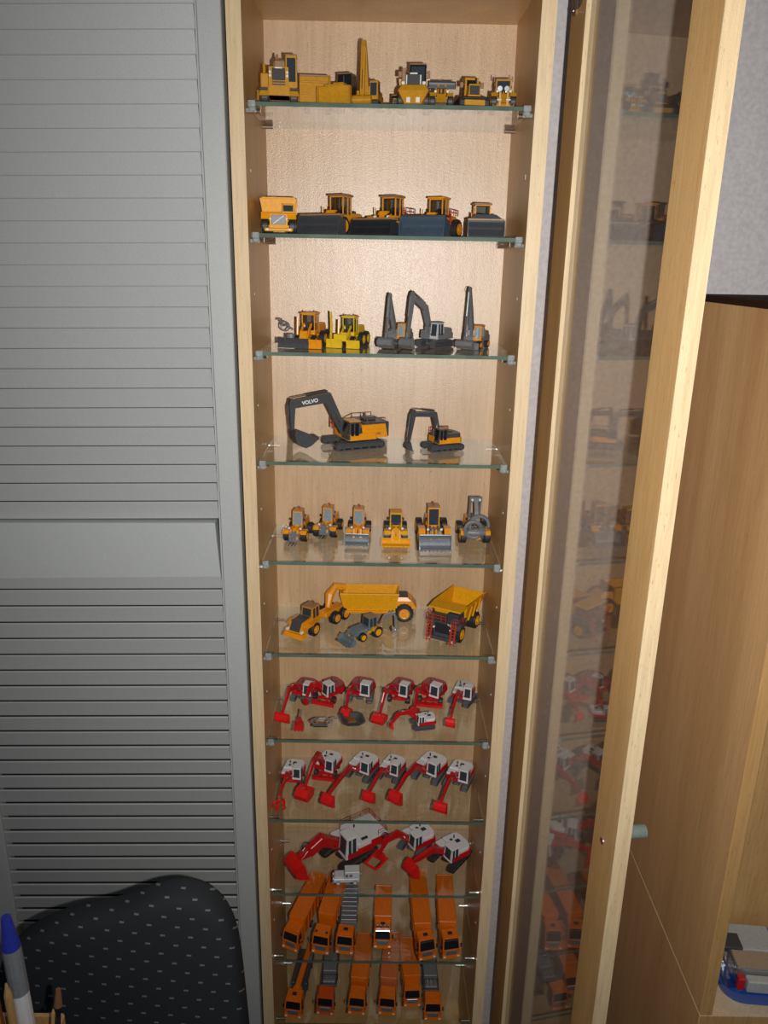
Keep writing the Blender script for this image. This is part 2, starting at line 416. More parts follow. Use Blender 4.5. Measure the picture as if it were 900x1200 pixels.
# blue tray with clear boxes
tr = root('blue_tray', 'blue plastic tray of clear packaged parts inside the right hand unit', 'tray', 499, -98, 650.6, -5)
n = 24
def rr(w_, d_, r, cx=0, cy=0, n=6):
    p = []
    for (sx, sy, a) in ((1, 1, 0), (-1, 1, 90), (-1, -1, 180), (1, -1, 270)):
        for i in range(n+1):
            t = math.radians(a+90*i/n); p.append((cx+sx*(w_/2-r)+r*math.cos(t), cy+sy*(d_/2-r)+r*math.sin(t)))
    return p
BLUE = paint('blue_plastic', (.02, .10, .50), .35)
def wall_ring(b, w_, d_, r, z0, z1, t, fl=0):
    o0 = rr(w_-fl, d_-fl, r); o1 = rr(w_, d_, r); i1 = rr(w_-2*t, d_-2*t, r*.8); i0 = rr(w_-fl-2*t, d_-fl-2*t, r*.8); n = len(o0)
    vs = [(x, y, z0) for x, y in o0]+[(x, y, z1) for x, y in o1]+[(x, y, z1) for x, y in i1]+[(x, y, z0+1.5) for x, y in i0]
    fs = [tuple(range(n)), tuple(range(3*n, 4*n))]
    for k in range(3): fs += [(k*n+i, k*n+(i+1) % n, (k+1)*n+(i+1) % n, (k+1)*n+i) for i in range(n)]
    b.add(vs, fs)
b = B(); wall_ring(b, 118, 112, 26, 0, 19, 2, 10); b.obj('tray_body', BLUE, tr)
CLR = thin_glass('clear_packaging', (.86, .9, .9), .10, .05)
lab_m = paint('pale_label', (.5, .52, .5), .3); red_m = paint('red_tab', (.6, .02, .03), .4)
for (nm, bx, mt, lb) in (('clear_box', (-48, 30, 8, 51, 3, 27), paint('frosted_box', (.46, .50, .50), .15), 'clear plastic box at the back of the blue tray'),
                         ('dark_packet', (-44, -14, 8, 34, 3.2, 28), GRYD, 'dark packet inside the blue tray'),
                         ('metal_tin', (-34, 28, -26, 4, 6, 30), SIL, 'glossy dark grey tin lying in the blue tray'),
                         ('pale_card', (-24, 30, -40, -28, 6, 24), lab_m, 'pale card strip at the front of the blue tray'),
                         ('clear_packet', (-50, -36, -36, 0, 6, 30), CLR, 'crumpled clear packet at left end of the blue tray'),
                         ('red_tag', (-36, -27, -40, -30, 8, 27), red_m, 'small red tag at the front left of the blue tray'),
                         ('olive_packet', (32, 48, -10, 40, 3, 32), paint('olive_card', (.25, .24, .05), .4), 'olive yellow packet at the right of the blue tray')):
    o = B().box(*[bx[i] for i in (0, 1, 2, 3, 4, 5)], 1.5).obj(nm, mt)
    o.location = (.499, -.098, .6506); o.rotation_euler = (0, 0, math.radians(-5)); tag(o, lb, 'packet' if nm != 'clear_box' else 'box')

# ------------------------------------------------------------------ office chair back
def chair():
    r = root('office_chair', 'office chair with dark fabric backrest patterned with short grey dashes', 'chair', -250, -250, 0, 0)
    out = [(-150, 560), (-152, 700), (-150, 790), (-144, 826), (-122, 856), (-86, 882), (-48, 897), (-18, 903), (6, 913), (30, 925), (56, 929), (76, 922), (94, 902), (105, 870), (109, 830), (112, 760), (115, 680), (113, 560), (98, 520), (-130, 520)]
    cx, cz = -18, 740; n = len(out); vs = []; layers = [(0.90, -30, 0), (.965, -27, 0), (.995, -20, 0), (1.0, -8, 0), (.995, 4, 0), (.96, 12, 0)]
    for sc, y, _ in layers:
        for x, z in out:
            e = 14 if sc < 1 else 0
            dx, dz = x-cx, z-cz; l = math.hypot(dx, dz); k = (l-(1-sc)*190)/l
            vs.append((cx+dx*k, y+((x-cx)/150.)**2*10, cz+dz*k))
    vs += [(cx+(x-cx)*.5, -32+((x-cx)*.5/150.)**2*10, cz+(z-cz)*.5) for x, z in out]
    fs = []
    m = len(layers)
    for k in range(m-1): fs += [(k*n+i, k*n+(i+1) % n, (k+1)*n+(i+1) % n, (k+1)*n+i) for i in range(n)]
    fs += [tuple(range((m-1)*n, m*n)), tuple(range(m*n, (m+1)*n))]
    fs += [(i, (i+1) % n, m*n+(i+1) % n, m*n+i) for i in range(n)]
    o = B().add(vs, fs).obj('backrest', M_FAB, r, smooth=True)
    ss = o.modifiers.new('sub', 'SUBSURF'); ss.levels = ss.render_levels = 2
    b = B(); b.box(-40, 10, 18, 26, 400, 640, 2); b.obj('backrest_bar', BLK, r)
    b = B(Matrix.Translation((-18, -180, 0))); b.slab(rr(420, 400, 80), 410, 470, 10); b.obj('seat', M_FAB, r)
    b = B(); b.box(-30, 0, -200, 24, 392, 410, 2); b.cyl((-18, -180, 60), (-18, -180, 400), 22, 14); b.obj('column', BLK, r)
    for k in range(5):
        t = 2*PI*k/5+.3; b = B(); e = (-18+math.cos(t)*240, -180+math.sin(t)*240, 62); b.cyl((-18, -180, 90), e, 16, 8, 10); b.obj('leg', BLK, r)
        b = B(Matrix.Translation(e)); b.lathe((0, 0, -35), [(20, -12), (25, -9), (25, 9), (20, 12)], 16); b.obj('caster', BLK, r)
    return r
chair()

# ------------------------------------------------------------------ desk with pen holder, bottom left
dk = root('desk', 'beech desk standing in front of the chair, lower left', 'desk', 0, 0, 0)
B().box(-900, -215, -900, -372, 782, 800, 1).obj('desk_top', M_BEECH, dk)
for x, y in ((-890, -890), (-890, -410), (-600, -890), (-600, -410)):
    B().box(x, x+28, y, y+28, 0, 782, 1).obj('leg', M_BEECH, dk)
WOOD = paint('pale_wood', (.50, .30, .12), .5); PENC = paint('pencil_yellow', (.62, .30, .03), .4)
ph = root('pencil_holder', 'beech pencil holder at the lower left corner', 'pencil holder', -290, -424, 800, 0)
b = B(); wall_ring(b, 62, 52, 4, 0, 126, 3.5); b.obj('holder_body', WOOD, ph)
def stick(name, label, cat, p0, p1, segs):
    # segs: (t0, t1, r0, r1, material, partname)
    p0, p1 = Vector(p0), Vector(p1); r = root(name, label, cat, *p0)
    for (t0, t1, r0, r1, m, pn) in segs:
        B().cyl((p1-p0)*t0, (p1-p0)*t1, r0, 14, r1).obj(pn, m, r)
    return r
WP = paint('white_plastic', (.70, .72, .75), .3, var=.03); BP = paint('blue_cap', (.02, .035, .33), .3); GP = paint('grey_grip', (.20, .215, .24), .35)
stick('marker_pen', 'thick white marker pen with grey collar and blue cap', 'pen', (-276, -424, 806), (-286.5, -415, 1044),
      [(0, .70, 7.4, 7.0, WP, 'barrel'), (.70, .88, 7.4, 7.1, GP, 'collar'), (.88, 1.0, 7.1, 3.6, BP, 'cap')])
stick('paintbrush', 'small paintbrush with brown bristles and black handle beside the marker', 'paintbrush', (-268, -424, 806), (-257, -409, 965),
      [(0, .84, 2.6, 2.0, BLK, 'handle'), (.84, .9, 2.0, 2.4, BLKG, 'ferrule'), (.9, 1.0, 3.4, 2.0, paint('brown_bristles', (.20, .09, .04), .9), 'bristles')])
stick('bamboo_stick', 'thin pale wooden stick leaning right in the pencil holder', 'stick', (-273, -430, 806), (-256, -423, 960), [(0, .98, 1.5, 1.5, WOOD, 'shaft'), (.98, 1, 1.5, .6, WOOD, 'tip')])
stick('yellow_pencil', 'orange yellow pencil leaning between the marker and thin stick', 'pencil', (-272, -436, 806), (-266, -428, 945), [(0, .96, 3.2, 3.2, PENC, 'shaft'), (.96, 1, 3.2, 1, WOOD, 'tip')])
stick('brown_pencil', 'brown wooden pencil beside the left side of the marker', 'pencil', (-281, -434, 806), (-287, -428, 992), [(0, .94, 3.2, 3.2, WOOD, 'shaft'), (.94, 1, 3.2, .8, WOOD, 'tip')])
stick('thin_red_brush', 'thin reddish brown brush handle at the left edge', 'paintbrush', (-286, -436, 806), (-295, -430, 1003), [(0, .9, 1.8, 1.6, paint('red_brown', (.22, .06, .02), .4), 'handle'), (.9, 1, 1.8, 2.2, SIL, 'ferrule')])
stick("yellow_pencil", 'yellow pencil at the far left edge of the holder', 'pencil', (-294, -430, 806), (-297, -432, 972), [(0, .95, 4, 4, paint('olive_yellow', (.45, .33, .01), .4), 'shaft'), (.95, 1, 4, 1, WOOD, 'tip')])

ORGK = paint('pinkish_orange_paint', (.60, .15, .035), .4)
ORR2 = paint('orange_brown_roof', (.50, .20, .03), .35)
# ------------------------------------------------------------------ model makers (local +x = front, +y = the machine's left, z up, mm)
def sc(s): return Matrix.Scale(s, 4)
def place(name, label, cat, k, x, y, head, group):
    return root(name, label, cat, x, y, ZS[k-1]+.15, head-90, group)
def wheel(r, T, x, y, rad, wd, rim, side, tyre=None, lug=True):
    b = B(T @ Matrix.Translation((x, y, rad))); h = wd/2
    b.lathe((0, 0, 0), [(rad*.55, -h), (rad*.88, -h), (rad, -h*.7), (rad, h*.7), (rad*.88, h), (rad*.55, h)], 20)
    if lug:
        for i in range(16):
            t = 2*PI*i/16; c, s_ = math.cos(t), math.sin(t)
            b2 = B(b.T @ Matrix.Rotation(-t, 4, 'Y')); b2.box(rad*.97, rad*1.04, -h*.85, h*.85, -rad*.07, rad*.07, 0); b.v += []; o = len(b.v); b.v += b2.v; b.f += [tuple(q+o for q in f) for f in b2.f]
    w_ = b.obj('wheel', tyre or BLK, r)
    b = B(T @ Matrix.Translation((x, y, rad))); e = side*h
    pf = [(rad*.62, h*.80), (rad*.62, h*1.06), (rad*.54, h*1.10), (rad*.48, h*1.02), (rad*.24, h*1.02), (rad*.20, h*1.16), (.01, h*1.18)]
    if side < 0: pf = [(q, -w_y) for q, w_y in reversed(pf)]
    b.lathe((0, 0, 0), pf, 18)
    b.obj('rim', rim, w_); return w_
def bucket(r, T, wd, h, dp, mat, teeth=6, name='bucket', th=1.3, conv=False):
    # opens towards +x, heel at x=0, lip at x=dp, stands on z=0
    out = [(dp, 0), (dp*.45, -0.0), (dp*.16, h*.08), (0, h*.3), (0, h*.6), (dp*.12, h*.85), (dp*.34, h)]
    inn = [(dp*.36, h-th*.6), (dp*.2, h*.83), (th, h*.6), (th, h*.32), (dp*.2, h*.08+th), (dp*.46, th), (dp, th*.7)]
    b = B(T); b.prism(out+inn, -wd/2, wd/2)
    side = out+[(dp*.62, h*.62), (dp*.86, h*.25)]
    for s_ in (-1, 1): b.prism(side, s_*wd/2-.5, s_*wd/2+.5)
    b.box(dp-1.5, dp+.8, -wd/2-.6, wd/2+.6, -.3, th, 0)
    o = b.obj(name, mat, r)
    for i in range(teeth):
        y = -wd/2+wd*(i+.5)/teeth; b = B(T); b.hexa([(dp-1, y-.8, 0), (dp+3, y-.35, 0), (dp+3, y+.35, 0), (dp-1, y+.8, 0)], [(dp-1, y-.8, 1.5), (dp+3, y-.35, .5), (dp+3, y+.35, .5), (dp-1, y+.8, 1.5)])
        b.obj('tooth', mat, o)
    return o
def track(r, T, x0, x1, y, wd, h, mat, frame, n=None):
    rad = h/2; L_ = (x1-x0)-h; per = 2*L_+2*PI*rad; n = n or int(per/2.6); pr = []
    for i in range(2*n):
        s_ = per*i/(2*n); rr_ = rad-(0.75 if (i % 2) else 0)*min(1, h/10); 
        if s_ < L_: p = (x0+rad+s_, rad+rr_)
        elif s_ < L_+PI*rad: a = (s_-L_)/rad; p = (x1-rad+rr_*math.sin(a), rad+rr_*math.cos(a))
        elif s_ < 2*L_+PI*rad: p = (x1-rad-(s_-L_-PI*rad), rad-rr_)
        else: a = (s_-2*L_-PI*rad)/rad; p = (x0+rad-rr_*math.sin(a), rad-rr_*math.cos(a))
        pr.append(p)
    inn = rad-1.7*h/10
    b = B(T); m = len(pr); ins = []
    for x, z in pr:
        cx = min(max(x, x0+rad), x1-rad); dx, dz = x-cx, z-rad; l = math.hypot(dx, dz) or 1
        ins.append((cx+dx/l*inn, rad+dz/l*inn))
    vs = [(x, y-wd/2, z) for x, z in pr]+[(x, y+wd/2, z) for x, z in pr]+[(x, y-wd/2, z) for x, z in ins]+[(x, y+wd/2, z) for x, z in ins]
    fs = []
    for i in range(m):
        j = (i+1) % m; fs += [(i, j, m+j, m+i), (2*m+i, 2*m+j, 3*m+j, 3*m+i), (i, j, 2*m+j, 2*m+i), (m+i, m+j, 3*m+j, 3*m+i)]
    o = b.add(vs, fs).obj('track', mat, r)
    b = B(T); b.box(x0+rad, x1-rad, y-wd*.36, y+wd*.36, h*.28, h*.78, .4)
    for cx in (x0+rad, x1-rad): b.lathe((cx, y, rad), [(inn*.9, -wd*.42), (inn*.95, 0), (inn*.9, wd*.42)], 12)
    k = 5
    for i in range(k):
        cx = x0+rad+(x1-x0-h)*(i+.5)/k; b.lathe((cx, y, h*.22), [(h*.16, -wd*.44), (h*.16, wd*.44)], 8)
    b.obj('track_frame', frame, o); return o
def rails(b, pts, h, r_=.35, mid=True):
    for (x, y, z) in pts: b.tube([(x, y, z), (x, y, z+h)], r_, 4)
    b.tube([(x, y, z+h) for x, y, z in pts], r_, 4)
    if mid: b.tube([(x, y, z+h*.5) for x, y, z in pts], r_*.8, 4)
def hydr(r, T, p0, p1, rb, rod, f=.55, body=None):
    p0, p1 = Vector(p0), Vector(p1); m = p0+(p1-p0)*f
    o = B(T).cyl(p0, m, rb, 8).obj('cylinder', body or GRY, r); B(T).cyl(m, p1, rod, 6).obj('piston_rod', CHROME_ROD, o); return o
CHROME_ROD = M_CHROME
def cab_box(r, T, x0, x1, y0, y1, z0, z1, mat, f=2, roof=None, panes=('f', 'l', 'r'), glass=None, beacon=False, fr=.12):
    glass = glass or GLS
    c = B(T).taper(x0, x1, y0, y1, z0, z1, f, .6, .6).obj('cab', mat, r)
    b = B(T); b.box(x0-.5, x1-f+.9, y0+.1, y1-.1, z1-.1, z1+1.1, .4); b.obj('roof', roof or mat, c)
    W_, H_ = y1-y0, z1-z0; m = W_*fr+.5
    zl, zh = z0+H_*.17, z1-H_*.08
    fx = lambda z: x1-f*(z-z0)/H_
    sy = lambda z: .6*(z-z0)/H_
    if 'f' in panes:
        B(T).hexa([(fx(zl)-.6, y0+m, zl), (fx(zl)+.25, y0+m, zl), (fx(zl)+.25, y1-m, zl), (fx(zl)-.6, y1-m, zl)],
                  [(fx(zh)-.6, y0+m, zh), (fx(zh)+.25, y0+m, zh), (fx(zh)+.25, y1-m, zh), (fx(zh)-.6, y1-m, zh)]).obj('windscreen', glass, c)
    ml = (x1-x0)*.14
    for k, yy, sg in (('l', y1, 1), ('r', y0, -1)):
        if k not in panes: continue
        mid = (x0+x1)/2
        for (a0, a1) in ((x0+ml, mid-ml*.35), (mid+ml*.35, x1-ml-f*.5)):
            ya, yb = yy-sg*sy(zl), yy-sg*sy(zh)
            B(T).hexa([(a0, ya-sg*.5, zl+1), (a1, ya-sg*.5, zl+1), (a1, ya+sg*.25, zl+1), (a0, ya+sg*.25, zl+1)],
                      [(a0, yb-sg*.5, zh), (a1-.3, yb-sg*.5, zh), (a1-.3, yb+sg*.25, zh), (a0, yb+sg*.25, zh)]).obj('side_window', glass, c)
    if beacon:
        B(T).cyl((x0+2, (y0+y1)/2, z1+1), (x0+2, (y0+y1)/2, z1+3.6), 1.1, 8).obj('beacon', ORR, c)
    return c
CABG = thin_glass('cab_glass', (.62, .66, .68), .03)
def cab_open(r, T, x0, x1, y0, y1, z0, z1, mat, roof, pil=1.3, visor=True):
    c = B(T).box(x0, x1, y0, y1, z0, z0+(z1-z0)*.22, .5).obj('cab', mat, r); zb_ = z0+(z1-z0)*.2
    b = B(T)
    for x_ in (x0+pil/2, x0+(x1-x0)*.42, x1-pil/2):
        for y_ in (y0+pil/2, y1-pil/2): b.box(x_-pil/2, x_+pil/2, y_-pil/2, y_+pil/2, zb_, z1, .2)
    b.box(x0, x1, y0, y1, z1-1, z1+.3, .2); b.obj('cab_frame', mat, c)
    b = B(T); b.box(x0-1.5, x1+2, y0-1.6, y1+1.6, z1, z1+2.2, .7); b.obj('roof', roof, c)
    b = B(T); b.box(x1-1.2, x1-.7, y0+pil, y1-pil, zb_, z1-1, 0); b.obj('windscreen', CABG, c)
    for y_ in (y0+.4, y1-.8): b = B(T); b.box(x0+pil, x1-pil, y_, y_+.4, zb_, z1-1, 0); b.obj('side_window', CABG, c)
    b = B(T); b.box(x0+2, x0+7, -2.6, 2.6, zb_, zb_+3, .5); b.box(x0+2, x0+3.5, -2.6, 2.6, zb_+2, zb_+9, .5); b.obj('driver_seat', BLK, c)
    b = B(T); b.tube([(x1-4, 0, zb_), (x1-5.5, 0, zb_+5)], .5, 5); b.ring((x1-5.5, 0, zb_+5), 2.1, .35, 'X', 10, 4); b.obj('steering_wheel', BLK, c)
    return c
def letters(r, T, text, size, mat, depth=.15, name='lettering'):
    cu = bpy.data.curves.new(name, 'FONT'); cu.body = text; cu.size = size*.001; cu.extrude = depth*.0005; cu.align_x = 'CENTER'; cu.align_y = 'CENTER'
    cu.offset = size*.00003
    t = bpy.data.objects.new(name, cu); COL.objects.link(t); bpy.context.view_layer.update()
    me = bpy.data.meshes.new_from_object(t.evaluated_get(bpy.context.evaluated_depsgraph_get())); bpy.data.objects.remove(t)
    TT = T.copy(); TT.translation = TT.translation*.001; me.transform(TT)
    me.materials.clear(); me.materials.append(mat); o = bpy.data.objects.new(name, me); COL.objects.link(o); o.parent = r; return o
def loop_hose(b, p, R_, r_=.45, axis='Y'): b.ring(p, R_, r_, axis, 14, 5)

def excavator(label, k, x, y, head, group='', s=1.0, swing=0, low=GRYT, body=RED, cowl=WHT, cabm=WHT, arm=RED, bk=None, pts=None, hs=None,
              bw=13, bh=10, bd=10, att='bucket', teeth=5, wheels=0, blade=False, hose=0, rail=0, L_=46, G_=32, glass=None, roof=None, rim=None, hood=BLK, text=None, armw=4.6, name='excavator', tilt=0, rolls=0, beacon=False, brot=None, cabh=21.5, carriage=None):
    r = place(name, label, 'model excavator', k, x, y, head, group); T = sc(s); U = T @ Matrix.Rotation(math.radians(swing), 4, 'Z')
    bk = bk or arm
    z0 = 11.5
    if wheels:
        for wx in (-L_*.33, L_*.33):
            for sy in (-1, 1): wheel(r, T, wx, sy*(G_/2-3.6), 6.2, 6, rim or body, sy, lug=False)
            b = B(T); b.box(wx-2, wx+2, -G_/2+7, G_/2-7, 4.5, 8.2); b.obj('axle', body, r)
        b = B(T); b.box(-L_*.4, L_*.4, -6, 6, 5.5, 10.4, 1); b.obj('chassis', body, r)
    else:
        for sy in (-1, 1): track(r, T, -L_/2, L_/2, sy*(G_/2-4), 8, 10, low, GRYD)
        b = B(T); b.box(-9, 9, -G_/2+7, G_/2-7, 4, 9.2, 1); b.box(-15, 15, -5, 5, 3.5, 8, 1); b.obj('carriage', carriage or low, r)
    if blade:
        b = B(T); x0 = L_/2+(2 if not wheels else 4)
        b.prism([(x0, .4), (x0+2.2, .4), (x0+1, 5), (x0+2.6, 10), (x0+.8, 10), (x0-1, 5)], -G_*.52, G_*.52); b.box(x0-9, x0, -8, -5, 2.5, 5.5); b.box(x0-9, x0, 5, 8, 2.5, 5.5); b.obj('dozer_blade', body, r)
    b = B(U); b.cyl((0, 0, 8.8), (0, 0, z0+.3), 9, 20); b.obj('slewing_ring', GRYD, r)
    hw = G_*.47
    pl = [(-26, -hw*.55), (-24, -hw*.85), (-20, -hw), (13, -hw), (15, -hw+2), (15, hw-2), (13, hw), (-20, hw), (-24, hw*.85), (-26, hw*.55)]
    bd_ = B(U).slab(pl, z0, z0+8, 1).obj('house', body, r)
    cp = [(-25, -hw*.5), (-22, -hw*.82), (-18, -hw*.93), (1, -hw*.93), (1, hw*.2), (-2, hw*.93), (-18, hw*.93), (-22, hw*.82), (-25, hw*.5)]
    hd = B(U).slab(cp, z0+7.6, z0+13.5, 1.6).obj('engine_cover', cowl, r)
    b = B(U); b.box(-16, -9, -3, 3, z0+13.3, z0+14.2, .2); b.box(-8, -4, -9, -5, z0+13.3, z0+14, .2); b.obj('grille', hood, hd)
    b = B(U); b.cyl((-12, -8, z0+13), (-12, -8, z0+18), 1, 8); b.obj('exhaust', hood, r)
    b = B(U); b.box(2, 13.5, -hw+.6, -5.5, z0+7.6, z0+11, .6); b.obj('tool_box', cowl if not rail else body, r)
    cab_box(r, U, 0, 15.5, 2.6, hw, z0+1, z0+cabh, cabm, 2.2, roof, glass=glass, beacon=beacon)
    P = list(pts or [(8, 15), (30, 44), (52, 40), (60, 8)])
    curl = brot if brot is not None else -24
    if att == 'bucket':
        cr_ = math.radians(curl)
        zm = min(-(-(qx-bd*.3))*math.sin(cr_)+(qz-bh)*math.cos(cr_) for qx, qz in ((0, 0), (0, bh*.3), (bd*.16, bh*.04), (bd*.5, 0), (bd+3, 0)))
        P[3] = (P[3][0], .4-zm)
    H = hs or [6, 8.5, 5]
    b = B(U); b.ribbon(P[:3], H, -armw/2-1.5, armw/2-1.5); b.cyl((P[0][0], -armw/2-3, P[0][1]), (P[0][0], armw/2, P[0][1]), H[0]*.45, 10)
    bo = b.obj('boom', arm, r)
    ux, uz = P[2][0]-P[3][0], P[2][1]-P[3][1]; l = math.hypot(ux, uz); ux /= l; uz /= l
    bk0 = (P[2][0]+ux*7, P[2][1]+uz*7)
    b = B(U); b.ribbon([bk0, P[2], ((P[2][0]*.4+P[3][0]*.6), (P[2][1]*.4+P[3][1]*.6)), P[3]], [3.5, 7.5, 5, 3.6], -armw/2*.8-1.5, armw/2*.8-1.5); st = b.obj('stick', arm, r)
    for sy in (-1, 1):
        hydr(r, U, (13, -1.5+sy*(armw/2+1.4), z0+3), ((P[0][0]+P[1][0]*1.6)/2.6, -1.5+sy*(armw/2+1.4), (P[0][1]+P[1][1]*1.6)/2.6), 1.2, .7, body=arm)
    kx, kz = P[1][0], P[1][1]+H[1]*.6
    hydr(r, U, (kx, -1.5, kz), (bk0[0], -1.5, bk0[1]+1.2), 1.3, .7, .6, body=arm)
    # bucket ram runs along the outer face of the stick
    ox, oz = (uz*4.5, -ux*4.5)
    if ox < 0: ox, oz = -ox, -oz
    hydr(r, U, (P[2][0]+ox, -1.5, P[2][1]+oz), (P[3][0]+ox*.8+ux*6, -1.5, P[3][1]+oz*.8+uz*6), 1.1, .6, .55, body=arm)
    b = B(U); b.tube([(P[3][0]+ox*.8+ux*6, -1.5, P[3][1]+oz*.8+uz*6), (P[3][0]+ox*.3, -1.5, P[3][1]+oz*.3-1)], 1.1, 6); b.obj('bucket_link', arm, st)
    if hose:
        b = B(U)
        for i in range(hose): loop_hose(b, (P[2][0]-2+i*1.2, -5-i*.8, P[2][1]+3+i), 4.5)
        b.obj('hose', BLK, bo)
    if rail:
        b = B(U)
        rails(b, [(-25, -hw*.5, z0+13), (-18, -hw*.95, z0+13), (-6, -hw*.95, z0+13), (2, -hw*.95, z0+11)], rail)
        rails(b, [(-25, -hw*.5, z0+13), (-26, 0, z0+13), (-25, hw*.5, z0+13), (-17, hw*.93, z0+13), (-4, hw*.93, z0+13)], rail); b.obj('railing', ORR, r)
    tip = P[3]
    if att == 'bucket':      # hoe bucket: mouth turned back to the machine
        BT = U @ Matrix.Translation((tip[0], -1.5, tip[1])) @ Matrix.Rotation(math.radians(curl), 4, 'Y') @ Matrix.Scale(-1, 4, (1, 0, 0)) @ Matrix.Translation((-bd*.3, 0, -bh))
        bucket(r, BT, bw, bh, bd, bk, teeth)
    elif att == 'ditch':
        BT = U @ Matrix.Translation((tip[0]+1, -1.5, 0))
        b = B(BT); b.hexa([(-3, -bw*.33, .3), (4, -bw*.33, .3), (4, bw*.33, .3), (-3, bw*.33, .3)], [(-2, -bw/2, bh), (6, -bw/2, bh), (6, bw/2, bh), (-2, bw/2, bh)]); b.box(-1, 4, -2, 2, bh-1, bh+3); b.obj('bucket', bk, r)
    elif att == 'clam':      # two shells closed together
        for sg in (-1, 1):
            b = B(U @ Matrix.Translation((tip[0], -1.5, 0))); b.prism([(0, .4), (sg*bd*.45, 1.2), (sg*bd*.62, bh*.55), (sg*bd*.25, bh), (0, bh*.95)], -bw/2, bw/2); b.obj('shell', bk, r)
        b = B(U); b.cyl((tip[0], -1.5, bh*.7), (tip[0], -1.5, tip[1]+2), 1.8, 8); b.obj('rotator', SIL, r)
    elif att == 'frame':     # open rectangular clam frame
        V_ = U @ Matrix.Translation((tip[0]+4, -1.5, 0)) @ Matrix.Rotation(math.radians(20), 4, 'Z')
        b = B(V_); b.tube([(-bd*.5, -bw*.5, 5), (bd*.5, -bw*.5, 2.6), (bd*.5, bw*.5, 2.6), (-bd*.5, bw*.5, 5), (-bd*.5, -bw*.5, 5)], 2.6, 4); b.obj('grab_frame', bk, r)
        b = B(V_); b.hexa([(-bd*.5, -bw*.5, 3), (-bd*.2, -bw*.5, 3), (-bd*.2, bw*.5, 3), (-bd*.5, bw*.5, 3)], [(-bd*.4, -bw*.3, bh), (-bd*.2, -bw*.3, bh), (-bd*.2, bw*.3, bh), (-bd*.4, bw*.3, bh)]); b.obj('grab_shoulder', bk, r)
        b = B(U); b.cyl((tip[0], -1.5, bh*.7), (tip[0], -1.5, tip[1]+2), 2.4, 8); b.obj('rotator', arm, r)
    elif att == 'grab':      # grapple claws
        b = B(U); b.cyl((tip[0], -1.5, bh), (tip[0], -1.5, tip[1]+2), 1.8, 8); b.obj('rotator', SIL, r)
        for i in range(5):
            t = 2*PI*i/5; c, s_ = math.cos(t), math.sin(t); b = B(U @ Matrix.Translation((tip[0], -1.5, 0)))
            b.tube([(0, 0, bh), (c*bd*.45, s_*bd*.45, bh*.75), (c*bd*.55, s_*bd*.55, bh*.35), (c*bd*.22, s_*bd*.22, .5)], [1.2, 2.1, 1.9, .5], 6); b.obj('claw', bk, r)
    return r

